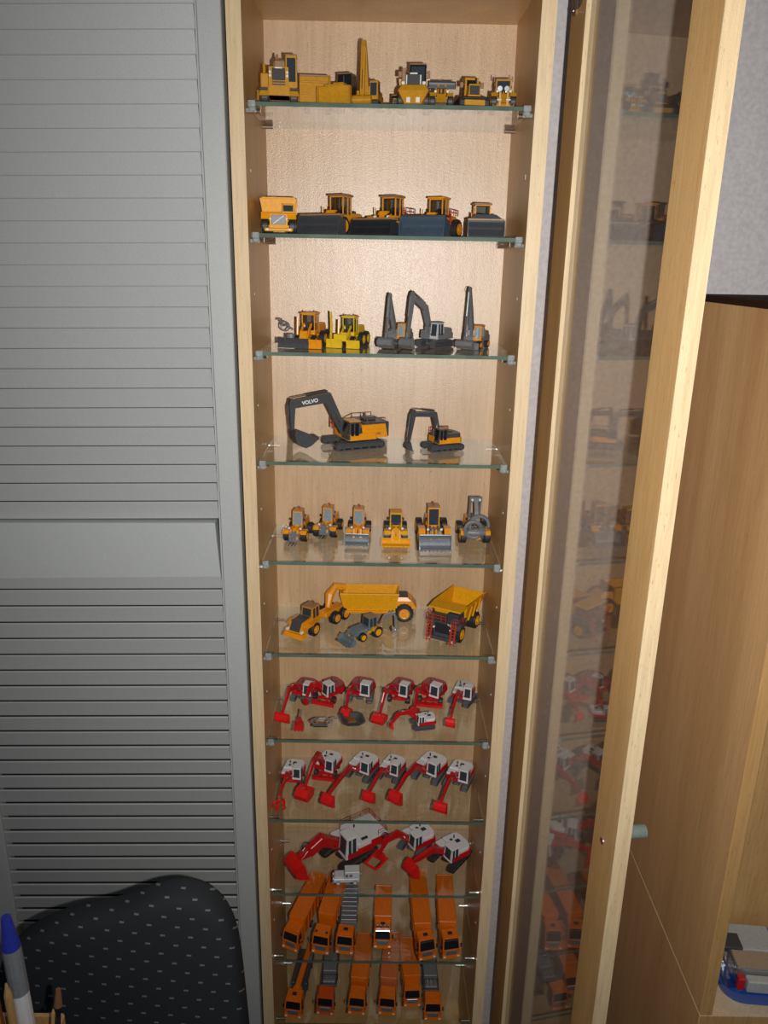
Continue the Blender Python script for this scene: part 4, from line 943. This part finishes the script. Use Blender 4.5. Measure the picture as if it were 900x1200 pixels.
for yy in (-4.6, 4.6): B(sc(.80)).cyl((8, yy, 27), (11, yy, 26.4), 4.0, 16, 3.2).obj('round_lamp', GLB, r)
for yy in (-6, 6): B(sc(.80)).box(24, 30.4, yy-3, yy+3, 9, 10.5, .3).obj('white_bar', LAMP, r)
for yy in (-12, 12): B(sc(.80)).cyl((0, yy, 36), (0, yy, 43), .7, 6).obj('pole', BRN, r)

# ------------------------------------------------------------------ shelf 2: yellow truck and wide bucket loaders
G2 = 'yellow machines on the second shelf'
t2 = mining_truck('bright yellow dump truck seen from the front at left end of the second shelf', 2, -124, 64, 5, G2, .72, body=YEL, chassis=YEL, cabm=YEL, rim=GRY, rail=None, grille=GRY, wd=54, boxh=1.1, canopy=22)
b = B(sc(.72)); b.hexa([(39.4, -9, 15), (40, -9, 15), (40, -7.5, 15), (39.4, -7.5, 15)], [(39.4, 7.5, 27), (40, 7.5, 27), (40, 9, 27), (39.4, 9, 27)]); b.obj('grille_stripe', WTX, t2)
wheel_loader('yellow wheel loader with wide charcoal bucket, second from left on the second shelf', 2, -55, 84, -30, G2, 1.04, body=VYEL, bk=BKTB, att='wide', bw=52, bh=20, bd=15, bx=30, cabz=42, roof=BRN, wr=10.5, opencab=True, cw=9, wt=36)
wheel_loader('yellow wheel loader with red railings and black bucket, middle of second shelf', 2, 6, 86, -32, G2, 1.04, body=VYEL, bk=BKTK, att='wide', bw=52, bh=17, bd=15, bx=30, cabz=42, roof=BRN, rail=REDD, wr=10.5, opencab=True, cw=9, wt=36)
wheel_loader('yellow wheel loader with wide blue grey bucket and red railings on second shelf', 2, 60, 84, -28, G2, 1.02, body=VYEL, bk=BKTN, att='wide', bw=54, bh=21, bd=15, bx=30, cabz=42, roof=VYEL, rail=RED, wr=10.5, opencab=True, cw=8.5, wt=36)
r = wheel_loader('compact loader with sloping grey blade filling its front at right end of second shelf', 2, 110, 78, 2, G2, .90, body=VYEL, bk=BKTB, att='wide', bw=46, bh=21, bd=14, bx=28, cabz=41, roof=BRN, rail=ORR, opencab=True, cw=10)
B(sc(.90)).hexa([(30, -23, 21), (38, -23, 21), (38, 23, 21), (30, 23, 21)], [(30, -13, 28), (36, -13, 28), (36, 13, 28), (30, 13, 28)]).obj('blade_top', GRYD, r)

# ------------------------------------------------------------------ shelf 3
G3 = 'machines on the third shelf'
grader('amber road machine with long charcoal front blade at left end of the third shelf', 3, -92, 76, -14, G3, .92, body=VYEL, front=GRYD, attach=True, fw=42)
grader('bright yellow road machine with thin upright arm, second from left on third shelf', 3, -44, 84, -18, G3, .84, body=LEM, front=LEM, mast=True, fw=24)
excavator('grey boomed excavator with orange framed cab on the third shelf', 3, 17, 100, -22, G3, .86, low=GRYT, body=GRY, cowl=GRY, cabm=VYEL, arm=GRY, bk=GRY, pts=[(8, 16), (24, 46), (34, 68), (46, 11)], bw=22, bh=12, bd=12, roof=BRN, glass=GLB)
excavator('all grey excavator with arched boom and pale cab frame on the third shelf', 3, 62, 100, -40, G3, .92, low=GRYT, body=GRY, cowl=GRY, cabm=WHG, arm=GRY, bk=GRY, pts=[(8, 16), (22, 52), (50, 66), (58, 10)], hs=[6, 10, 5], bw=20, bh=12, bd=12, glass=GLS, roof=GRY)
excavator('wheeled grey excavator with tall upright boom and front blade at right of third shelf', 3, 112, 96, -28, G3, .84, body=GRY, cowl=GRY, cabm=VYEL, arm=STE, bk=GRY, pts=[(8, 16), (18, 50), (26, 80), (36, 16)], bw=26, bh=10, bd=12, wheels=1, blade=True, rim=VYEL, glass=GLB, roof=BRN, hose=1)

# ------------------------------------------------------------------ shelf 4: big and small black armed excavators
def big_excavator():
    P = [(16, 26), (42, 71), (107, 67), (100, 15)]
    r = excavator('large yellow crawler excavator with black lettered boom on the fourth shelf', 4, -40, 104, -64, 'black armed excavators on the fourth shelf', 1.08, low=GRYD, body=VYEL, cowl=GRYD, cabm=GRYD, arm=GRYD, bk=GRYD,
        pts=[(12, 18), (32, 60), (76, 54), (76, 20)], hs=[9, 13, 8], bw=22, bh=27, bd=22, armw=8, teeth=6, L_=64, G_=50, rail=0, glass=BLKG, roof=VYEL, cabh=22, brot=38, carriage=GRYD)
    T = sc(1.08)
    b = B(T); b.taper(-36, -4, -22, 22, 13, 29, -2, 3, 0); hs_ = b.obj('counterweight_hood', VYEL, r)
    b = B(T); b.box(-35, -6, -20, 20, 28.5, 31, .6); b.obj('walkway', GRYD, hs_)
    b = B(T); b.box(-38.5, -35, -21, 21, 13, 31, 1); b.obj('counterweight', GRYD, hs_)
    b = B(T); b.box(-28, -12, -6, 6, 31, 34, .6); b.cyl((-20, -9, 31), (-20, -9, 37), 1.4, 8); b.obj('exhaust_box', GRYD, hs_)
    b = B(T); rails(b, [(-34, 20, 31), (-22, 20, 31), (-10, 20, 31)], 4.5, .4, False); rails(b, [(-34, -20, 31), (-20, -20, 31), (-8, -20, 31), (4, -20, 26)], 4.5, .4, False); b.obj('handrail', SIL, hs_)
    b = B(T); rails(b, [(14, -22, 20), (20, -22, 20), (20, -12, 20)], 12, .7); b.ring((17, -18, 34), 4, .7, 'X', 14, 5); b.obj('access_railing', ORR, r)
    # VOLVO on the left flank of the boom
    P0, P1 = Vector((32, 0, 60))*1.08, Vector((76, 0, 54))*1.08; d_ = (P1-P0).normalized(); c_ = P0+(P1-P0)*.52
    up = Vector((-d_.z, 0, d_.x)); M_ = Matrix((( -d_.x, up.x, 0, c_.x), (0, 0, 1, 2.9), (-d_.z, up.z, 0, c_.z), (0, 0, 0, 1)))
    letters(r, M_, 'VOLVO', 6.4, WTX)
    letters(r, Matrix(((-1, 0, 0, -27), (0, 0, 1, 23.9), (0, 1, 0, 19), (0, 0, 0, 1))), 'EC', 4.2, GRYD)
    return r
big_excavator()
r = excavator('small crawler excavator with black boom, right half of the fourth shelf', 4, 76, 94, -66, 'black armed excavators on the fourth shelf', .88, low=GRYD, body=VYEL, cowl=GRYD, cabm=GRYD, arm=GRYD, bk=GRYD,
    pts=[(6, 18), (14, 52), (48, 54), (54, 10)], hs=[7, 9, 6], bw=13, bh=12, bd=12, armw=6, L_=56, G_=36, glass=BLKG, roof=BRN, hose=0, brot=-20)
b = B(sc(.88)); rails(b, [(12, -16, 19), (-4, -16, 19), (-18, -16, 19)], 11, .6); b.obj('railing', ORR, r)

# ------------------------------------------------------------------ shelf 5: six front facing loaders
G5 = 'front facing loaders on the fifth shelf'
wheel_loader('amber loader with grey pallet fork at far left of the fifth shelf', 5, -112, 106, -8, G5, .90, body=VYEL, bk=STE, att='fork', bx=30, glass=GLB, roof=ORR2, beacon=True, wt=35, cabz=42, wr=8.5)
wheel_loader('amber loader with tilted grey fork carriage, second from left on the fifth shelf', 5, -73, 124, -10, G5, .90, body=VYEL, bk=STE, att='fork', bx=28, zb=4, glass=GLB, roof=ORR2, beacon=True, wt=35, cabz=42, wr=8.5)
wheel_loader('amber loader with toothed grey bucket, third from left on the fifth shelf', 5, -31, 114, -3, G5, .92, body=VYEL, bk=STE, bw=34, bh=15, bd=13, teeth=8, bx=30, glass=GLB, roof=ORR2, beacon=True, wt=34, cabz=43, wr=8.5)
wheel_loader('all yellow loader with yellow toothed bucket in the middle of the fifth shelf', 5, 19, 110, 0, G5, .98, body=YEL, bk=YEL, bw=38, bh=10, bd=10, teeth=7, bx=28, glass=GLS, roof=YEL, cabz=37, wt=32, wr=8.5, cw=8.5)
wheel_loader('larger amber loader with wide grey bucket and brown roof on the fifth shelf', 5, 69, 106, 2, G5, 1.04, body=VYEL, bk=STE, bw=40, bh=18, bd=15, teeth=8, bx=30, glass=GLS, roof=BRN, beacon=True, wt=41, wr=11, cabz=45, armm=GRY)
wheel_loader('tall wheeled handler with big round grey log grab at right end of the fifth shelf', 5, 124, 112, 2, G5, 1.0, body=VYEL, bk=GRY, att='grab', zb=14, bx=24, glass=GLS, roof=GRYD, wt=40, wr=9, cabz=32, armm=GRY)
tall = [o for o in COL.objects if o.get('label', '').startswith('tall wheeled handler')][0]
T = sc(1.0)
m = B(T); m.ribbon([(2, 30), (6, 46), (10, 60)], [8, 8, 6], -8, -5.6); m.ribbon([(2, 30), (6, 46), (10, 60)], [8, 8, 6], 5.6, 8); m.box(6, 14, -8.5, 8.5, 55, 62, 1); mo = m.obj('loader_mast', GRY, tall)
m = B(T); m.ribbon([(12, 60), (20, 44), (26, 30)], [4, 5, 4], -2.5, 2.5); m.obj('mast_arm', GRY, mo)
for yy in (-5, 5): m = B(T); m.cyl((14.5, yy, 59), (15.5, yy, 59), 1.6, 10); m.obj('mast_pin', LAMP, mo)

# ------------------------------------------------------------------ shelf 6: hauler with scraper, backhoe, mining truck
G6 = 'large yellow machines on the sixth shelf'
def hauler():
    r = root('articulated_hauler', 'amber articulated hauler pulling a long yellow scraper box, left of sixth shelf', 'model hauler', 0, 0, ZS[5]+.15, 0, G6)
    T = Matrix.Translation((-98, 82, 0)) @ Matrix.Rotation(math.radians(-90-31), 4, 'Z')
    for sy in (-1, 1): wheel(r, T, 8, sy*15, 9.5, 8, VYEL, sy)
    h = B(T); h.taper(4, 32, -12, 12, 10, 24, 7, -1, 2); h = h.obj('bonnet', VYEL, r)
    b = B(T); b.hexa([(27, -9, 24.2), (27.4, -9, 23.2), (27.4, 9, 23.2), (27, 9, 24.2)], [(8, -8, 24.6), (8, -8, 25.6), (8, 8, 25.6), (8, 8, 24.6)]); b.hexa([(32, -8, 12), (33, -8, 12), (33, 8, 12), (32, 8, 12)], [(25, -8, 24), (26.2, -8, 24.4), (26.2, 8, 24.4), (25, 8, 24)]); b.obj('bonnet_grille', GRYD, h)
    b = B(T); b.taper(24, 37, -16, 16, 4, 10, 2, 0, 2); b.obj('bumper', VYEL, r)
    b = B(T)
    for sy in (-1, 1): b.cyl((30, sy*12, 12.5), (33, sy*12, 12.5), 2, 10)
    b.obj('headlight', LAMP, r)
    b = B(T)
    for sy in (-1, 1): b.taper(-2, 26, min(sy*11, sy*18), max(sy*11, sy*18), 17, 20, 8, 2, 0)
    b.obj('fender', VYEL, r)
    cab_box(r, T, -14, 5, -9, 9, 16, 36, VYEL, 2, BRN, beacon=True, fr=.07)
    b = B(T); b.box(-40, -12, -5, 5, 9, 15, 1); b.obj('front_frame', VYEL, r)
    V = Matrix.Translation((-68, 122, 0)) @ Matrix.Rotation(math.radians(-90-38), 4, 'Z')
    for wx in (10, -9):
        for sy in (-1, 1): wheel(r, V, wx, sy*15, 9, 8, VYEL, sy)
    b = B(V); b.box(-20, 22, -8, 8, 10, 17, 1); b.obj('rear_frame', VYEL, r)
    # gooseneck arches up and over to the scraper box
    gn = B(); gn.tube([(-74, 118, 18), (-72, 127, 34), (-64, 134, 44), (-50, 136, 42)], [4, 7, 6, 5], 8); gn.obj('gooseneck', VYEL, r)
    X0, X1, Y0, Y1, Z0, Z1 = -56, 24, 116, 150, 10, 40
    def plate(nm, q, t, mt=YEL):
        v = [Vector(p) for p in q]; n_ = (v[1]-v[0]).cross(v[3]-v[0]).normalized()*t
        return B().hexa([tuple(p) for p in v], [tuple(p+n_) for p in v]).obj(nm, mt, bx)
    bx = B().box(X0+6, X1-6, Y0+3, Y1-3, Z0, Z0+2.5, .5).obj('scraper_box', YEL, r)
    plate('box_side', [(X0+8, Y0+4, Z0), (X1-4, Y0+4, Z0), (X1+2, Y0, Z1), (X0, Y0, Z1)], 1.6)
    plate('box_side', [(X0+8, Y1-4, Z0), (X1-4, Y1-4, Z0), (X1+2, Y1, Z1), (X0, Y1, Z1)], 1.6)
    plate('box_end', [(X0+8, Y0+4, Z0), (X0, Y0, Z1), (X0, Y1, Z1), (X0+8, Y1-4, Z0)], 1.6)
    plate('box_end', [(X1-4, Y0+4, Z0), (X1+2, Y0, Z1), (X1+2, Y1, Z1), (X1-4, Y1-4, Z0)], 1.6)
    b = B(); b.tube([(X0, Y0, Z1), (X1+2, Y0, Z1), (X1+2, Y1, Z1), (X0, Y1, Z1), (X0, Y0, Z1)], 1.4, 6); b.obj('box_rim', YEL, bx)
    b = B(); b.box(X0+6, X1-2, Y0-1, Y0+2.5, Z0+2, Z0+5, .5); b.obj('lower_rail', VYEL, bx)
    b = B(); b.box(X0+2, X0+9, Y0-.6, Y0+.4, Z1-7, Z1-5.6, 0); b.obj('dark_plate', GRYD, bx)
    Wm = Matrix.Translation((34, 130, 0)) @ Matrix.Rotation(math.radians(-90-90), 4, 'Z')
    for sy in (-1, 1): wheel(r, Wm, 0, sy*14, 12.5, 9, VYEL, sy)
    b = B(); b.taper(22, 52, 118, 146, 18, 30, 8, 0, 2); b.taper(22, 44, 119, 145, 29, 34, 6, 0, 2); tl = b.obj('tail_hood', VYEL, r)
    b = B(); b.hexa([(26, 122, 34), (39, 122, 34), (39, 142, 34), (26, 142, 34)], [(26, 122, 35), (38, 122, 35), (38, 142, 35), (26, 142, 35)]); b.obj('tail_grille', BLK, tl)
    return r
hauler()
def backhoe():
    r = root('backhoe_loader', 'small blue grey and yellow backhoe loader in front of the scraper box', 'model loader', -18, 66, ZS[5]+.15, -90-52, G6); T = sc(.92)
    for sy in (-1, 1): wheel(r, T, 14, sy*9, 6.5, 5.5, YEL, sy); wheel(r, T, -12, sy*10, 8.5, 6.5, YEL, sy)
    h = B(T); h.taper(2, 26, -6, 6, 9, 19, 4, 0, 1); h.obj('bonnet', BLU, r)
    b = B(T); b.box(4, 22, 5.6, 6.6, 14, 17, .3); b.box(4, 22, -6.6, -5.6, 14, 17, .3); b.obj('bonnet_stripe', YEL, r)
    b = B(T); b.box(-20, 18, -5, 5, 6, 10, .8); b.taper(-20, -3, -12, 12, 12, 17, 2, 2, 0); b.obj('frame', YEL, r)
    cab_box(r, T, -14, 3, -8, 8, 13, 32, BLU, 2, BRN, glass=GLS, fr=.07)
    for sy in (-1, 1): b = B(T); b.ribbon([(4, 18), (22, 17), (32, 7)], [3, 3.2, 2.6], sy*7.6-1, sy*7.6+1); b.obj('lift_arm', BLU, r)
    bucket(r, T @ Matrix.Translation((30, 0, 0)), 30, 11, 11, BLU, 0)
    b = B(T); b.box(-25, -19, -8, 8, 6, 12, .6); b.obj('hoe_frame', SIL, r)
    U = T @ Matrix.Translation((-24, 0, 0)) @ Matrix.Rotation(math.radians(150), 4, 'Z')
    b = B(U); b.ribbon([(0, 12), (8, 27), (22, 30)], [3.5, 4.5, 3.5], -1.6, 1.6); b.obj('boom', SIL, r)
    b = B(U); b.ribbon([(20, 34), (24, 22), (24, 6)], [3, 4, 2.6], -1.5, 1.5); b.obj('stick', SIL, r)
    b = B(U); b.cyl((4, 2.4, 16), (17, 2.4, 33), 1, 8); b.obj('cylinder', SIL, r)
    bucket(r, U @ Matrix.Translation((18, 0, .5)), 8, 7, 8, SIL, 3)
    return r
backhoe()
mining_truck('large mining truck with yellow dump body and red railings at right end of sixth shelf', 6, 101, 84, -29, G6, .96, body=YEL, chassis=GRYD, cabm=GRYD, rim=YEL, rail=ORR, number='35', wd=50, canopy=34)

# ------------------------------------------------------------------ shelf 7: red excavators
G7 = 'red excavators on the seventh shelf'
excavator('red crawler excavator with white cab and flat scoop, far left of the seventh shelf', 7, -109, 122, -12, G7, .84, body=RED, cowl=REDD, swing=-6, pts=[(8, 15), (34, 40), (60, 46), (88, 20)], att='bucket', bw=24, bh=16, bd=12, bk=REDB, teeth=0, hood=GRYD, G_=38, brot=-20)
excavator('wheeled red excavator with folded arm pointing left, second from left on seventh shelf', 7, -74, 124, -18, G7, .88, body=RED, cowl=REDD, swing=-34, pts=[(8, 15), (20, 30), (34, 30), (42, 14)], wheels=1, blade=True, att='ditch', bw=10, bh=8, hood=GRYD, G_=40, L_=50)
excavator('red crawler excavator whose clamshell grab hangs over the dark dish, seventh shelf', 7, -26, 124, -6, G7, .88, body=RED, cowl=REDD, swing=-12, pts=[(8, 15), (32, 38), (58, 40), (66, 16)], att='clam', bw=15, bh=16, bd=16, bk=REDB, hose=2, hood=GRYD, G_=42)
excavator('wheeled red excavator reaching its grab to the front, fourth from left, seventh shelf', 7, 32, 124, -10, G7, .88, body=RED, cowl=REDD, swing=-14, pts=[(8, 15), (34, 38), (62, 42), (82, 13)], wheels=1, att='clam', bw=20, bh=14, bd=20, bk=REDB, hose=2, hood=GRYD, G_=38)
excavator('wheeled red excavator with front blade behind the tiny one, seventh shelf', 7, 78, 124, -10, G7, .88, body=RED, cowl=REDD, swing=-20, pts=[(8, 15), (30, 36), (50, 38), (58, 12)], wheels=1, blade=True, att='clam', bw=12, bh=12, bd=12, bk=RED, hose=2, hood=GRYD, G_=42, L_=50)
excavator('red crawler excavator with white roof and drooping arm, right end of seventh shelf', 7, 124, 118, -30, G7, .86, body=RED, cowl=WHG, swing=12, pts=[(8, 15), (34, 34), (58, 34), (88, 13)], att='bucket', bw=14, bh=16, bd=10, bk=REDB, teeth=3, G_=36, brot=-15)
excavator('tiny red and white crawler excavator lying sideways at the front of the seventh shelf', 7, 62, 50, -78, G7, .66, body=RED, cowl=WHT, swing=0, pts=[(8, 15), (30, 36), (52, 34), (66, 8)], att='bucket', bw=10, bh=12, bd=10, bk=REDB, teeth=0, G_=34)
# loose pieces at the front of shelf 7
r = place('loose_grab', 'small loose red grab with thin rod lying at front left of the seventh shelf', 'grab', 7, -109, 42, 0, '')
b = B(); b.taper(-4, 8, -7, 7, .2, 9, 1, 2, 1); gb = b.obj('grab_shell', RED, r)
for yy in (-5, 0, 5): B().box(8, 10.5, yy-1, yy+1, .2, 3, .2).obj('tooth', RED, gb)
b = B(); b.taper(-12, -2, -4, 4, 2, 12, 1, 4, 2); b.obj('grab_neck', RED, r); b = B(); b.cyl((-12, 0, 8), (-26, 0, 12), 1.3, 8); b.obj('grab_rod', SIL, r)
for q in [r]:
    if 'group' in q: del q['group']
r = place('silver_clamp', 'loose silver looped clamp lying left of the dark plate', 'clamp', 7, -80, 52, 0, '')
b = B(Matrix.Rotation(math.radians(90), 4, 'Z')); b.tube([(16, 4, 2), (6, 10, 3), (-8, 9, 3), (-14, 2, 3), (-8, -6, 3), (6, -7, 3), (16, -3, 2)], 1.5, 8); b.obj('clamp_loop', SIL, r)
b = B(Matrix.Rotation(math.radians(90), 4, 'Z')); b.cyl((-10, -9, 4), (10, -9, 4), 3, 12); b.obj('clamp_roller', M_CHROME, r)
b = B(Matrix.Rotation(math.radians(90), 4, 'Z')); b.tube([(-4, 8, 4), (-6, 0, 9), (-4, -8, 5)], 1.4, 6); b.tube([(8, -5, 3), (14, 4, 7), (22, 8, 5)], 1, 6); b.obj('clamp_arm', SIL, r)
r = place('dark_scoop_plate', 'square charcoal dish tilted under the red clamshell grab', 'dish', 7, -37, 54, 14, '')
b = B(Matrix.Rotation(math.radians(-6), 4, 'X')); wall_ring(b, 30, 34, 7, 2.5, 9, 2.4, 9); b.obj('dish', GRYD, r)
b = B(); b.box(-5, 5, -6, 6, 3.5, 6, .8); b.obj('amber_centre', paint('dull_amber', (.22, .10, .02), .3), r)
for q in list(COL.objects):
    if q.get('group') == '': del q['group']

# ------------------------------------------------------------------ shelf 8: six white roofed excavators
G8 = 'white roofed red excavators on the eighth shelf'
excavator('wheeled red excavator with white roof and clawed grab, far left of eighth shelf', 8, -126, 102, -5, G8, .86, swing=-4, pts=[(8, 15), (32, 34), (62, 30), (80, 24)], wheels=1, att='grab', bh=20, bd=20, bk=REDB, G_=38, L_=38)
excavator('wheeled red excavator with high folded boom, second from left on eighth shelf', 8, -76, 122, -8, G8, .92, swing=-16, pts=[(8, 15), (26, 48), (44, 46), (74, 18)], hs=[7, 11, 7], wheels=1, blade=True, att='clam', bw=22, bh=20, bd=22, bk=REDB, G_=38, L_=38)
excavator('red crawler excavator with hose loops on long arm, third from left, eighth shelf', 8, -22, 120, -26, G8, .92, swing=-4, pts=[(8, 15), (40, 34), (70, 30), (98, 14)], att='bucket', bw=20, bh=19, bd=13, bk=REDB, hose=2, G_=42, L_=50, teeth=4)
excavator('red crawler excavator with short arm, third from right on eighth shelf', 8, 22, 116, -24, G8, .88, swing=-2, pts=[(8, 15), (36, 34), (60, 30), (82, 12)], att='bucket', bw=20, bh=18, bd=13, bk=REDB, hose=1, G_=38, teeth=0)
excavator('largest red excavator of the eighth shelf row, second from right', 8, 80, 118, -26, G8, .98, swing=-10, pts=[(8, 15), (38, 38), (66, 36), (88, 13)], att='bucket', bw=19, bh=19, bd=14, bk=REDB, G_=42, L_=50, teeth=0)
excavator('red crawler excavator with toothed red bucket, right end of eighth shelf', 8, 123, 102, -24, G8, .92, swing=0, pts=[(8, 15), (34, 36), (60, 32), (84, 13)], att='bucket', bw=20, bh=17, bd=12, bk=REDB, G_=40, L_=48, teeth=6)

# ------------------------------------------------------------------ shelf 9: three large red excavators, jeep
G9 = 'large red and white excavators on the ninth shelf'
r = excavator('very large red mining excavator with white cab and white deck on the ninth shelf', 9, -42, 94, -44, G9, 1.34, low=BLK, swing=-12, pts=[(8, 17), (34, 34), (52, 26), (64, 12)], hs=[9, 12, 10], att='bucket', bw=26, bh=18, bd=20, bk=REDB, armw=10, G_=42, L_=54, teeth=5, cabh=27, hose=3)
T = sc(1.34)@Matrix.Rotation(math.radians(-12), 4, 'Z')
b = B(T); b.slab([(-40, -19), (0, -19), (0, -4), (-4, 19.2), (-40, 19.2)], 24.6, 26.2, .4); dk_ = b.obj('white_deck', WHT, r)
b = B(T); rails(b, [(0, -19, 26), (-14, -19, 26), (-28, -19, 26), (-40, -19, 26), (-40, -6, 26), (-40, 6, 26), (-40, 19, 26), (-28, 19, 26)], 7, .35); b.obj('railing', REDD, dk_)
b = B(T); b.taper(-40, -20, -18, 18, 12, 24.6, 0, 0, 0); b.obj('counterweight', RED, dk_)
b = B(T); b.box(-16, -8, 13, 16, 26, 28, .4); b.obj('deck_handle', BLK, dk_)
for (x0, z0, x1, z1, yy) in ((36, 37.6, 50, 30.6, 2.2), (54, 29, 62, 22, 2.2), (54, 29, 62, 22, -4.4)): b = B(T); b.tube([(x0, yy, z0+1.6), (x1, yy, z1+1.6)], .45, 4); b.obj('white_stripe', WTX, r)
excavator('medium red excavator with white caged cab and open rectangular red bucket, middle of ninth shelf', 9, 62, 112, -32, G9, 1.08, low=GRYT, swing=-26, pts=[(8, 16), (30, 34), (50, 32), (62, 14)], hs=[7, 9, 6], att='frame', bw=20, bh=14, bd=24, bk=REDB, hose=3, G_=38, L_=42, armw=6)
r = excavator('red excavator with rounded white engine cover and black tracks at right end of ninth shelf', 9, 114, 88, -38, G9, 1.05, low=BLK, swing=-18, pts=[(8, 16), (34, 30), (58, 26), (66, 14)], hs=[7, 9, 7], att='bucket', bw=22, bh=20, bd=17, bk=REDB, armw=6, G_=42, L_=54, teeth=0)
jp = root('jeep', 'small pale grey off road car parked at the front edge of the ninth shelf', 'model car', -43, 38, ZS[8]+.15, 180+4)
b = B(); b.box(-19, 19, -8, 8, 4, 11, 1.2); b.taper(3, 18.5, -7, 7, 11, 14.5, 1.5, 0, .8); jb = b.obj('car_body', WHG, jp)
b = B(); b.taper(-19, 4, -8, 8, 11, 21.5, 1.6, .3, .5); b.box(-19, 2.6, -7.6, 7.6, 21.2, 22.4, .6); b.obj('hard_top', WHG, jb)
for sy in (-1, 1):
    for x0 in (-16, -8.5, -2.5):
        b = B(); b.hexa([(x0, sy*7.5, 14), (x0+4.4, sy*7.5, 14), (x0+4.4, sy*8.15, 14), (x0, sy*8.15, 14)], [(x0, sy*7.2, 19), (x0+4.4, sy*7.2, 19), (x0+4.4, sy*7.8, 19), (x0, sy*7.8, 19)]); b.obj('side_window', WHG if x0 < -10 else GRY, jb)
    for x_ in (-12.5, 12): wheel(jp, Matrix(), x_, sy*6.8, 4, 3, WHG, sy, tyre=GRY, lug=False)
b = B(); b.hexa([(3.2, -6.6, 13), (4.2, -6.6, 13), (4.2, 6.6, 13), (3.2, 6.6, 13)], [(2, -6.3, 20), (2.9, -6.3, 20), (2.9, 6.3, 20), (2, 6.3, 20)]); b.obj('windscreen', GLS, jb)
b = B(); b.cyl((-19, 0, 13), (-21.5, 0, 13), 3.8, 14); b.obj('spare_wheel', GRY, jb)
b = B(); [b.cyl((18.4, q, 10), (19.8, q, 10), 1.3, 10) for q in (-5, 5)]; b.obj('headlight', LAMP, jb)
b = B(); b.box(18, 20.5, -8, 8, 4, 6, .4); b.obj('bumper', GRY, jb)

# ------------------------------------------------------------------ shelves 10 and 11: lorries
GA = 'orange lorries on the tenth shelf'; GB = 'orange lorries on the lowest shelf'
truck('orange tipper lorry at far left of the tenth shelf, turned outward', 10, -127, 31, -24, GA, 'tipper', 8, 92, 42, hatch=False, gap=25)
truck('orange tipper lorry with bright roof lamps, second from left on the tenth shelf', 10, -81, 25, -12, GA, 'tipper', 3, 84, 42, hatch=False, gap=37, lamps=True)
truck('orange lorry with long grey flat bed and roof hatch on the tenth shelf', 10, -45, 25, -7, GA, 'flat', 7, 86, 22, gap=38)
truck('short orange tipper lorry with chrome lamp bar, middle of the tenth shelf', 10, 12, 36, -1, GA, 'tipper', 0, 60, 42, chrome=True, gap=22)
truck('orange lorry turned right with black sun visor, second from right on the tenth shelf', 10, 79, 17, 15, GA, 'tipper', -13, 108, 43, gap=28, visor=BLK)
truck('orange lorry with black roof hatch at right end of the tenth shelf', 10, 115, 20, 10, GA, 'tipper', -11, 94, 43, gap=28, visor=BLK)
truck('orange crane lorry with folded crane boom at far left of the lowest shelf', 11, -124, 22, -8, GB, 'crane', 3, 92, 30, gap=26)
truck('reddish orange lorry with grey equipment bed, second from left on the lowest shelf', 11, -75, 28, -5, GB, 'rig', 5, 78, 30, col=ORGD, hatch=False, gap=42, grille=STE)
truck('orange tipper lorry with rounded cab roof, third from left on the lowest shelf', 11, -26, 29, -6, GB, 'tipper', 1, 84, 44, hatch=False, gap=30)
truck('orange lorry with faded pinkish load roof, fourth from left on the lowest shelf', 11, 21, 29, -5, GB, 'tipper', 0, 88, 44, hatch=False, gap=30, bcol=ORGK)
truck('orange tipper lorry with silver bumper set further back on the lowest shelf', 11, 61, 44, 3, GB, 'tipper', 2, 72, 44, hatch=False, gap=20, grille=SIL)
truck('orange lorry with blue grey equipment bed at right end of the lowest shelf', 11, 92, 21, 0, GB, 'rig', 1, 82, 30, hatch=False, gap=42)
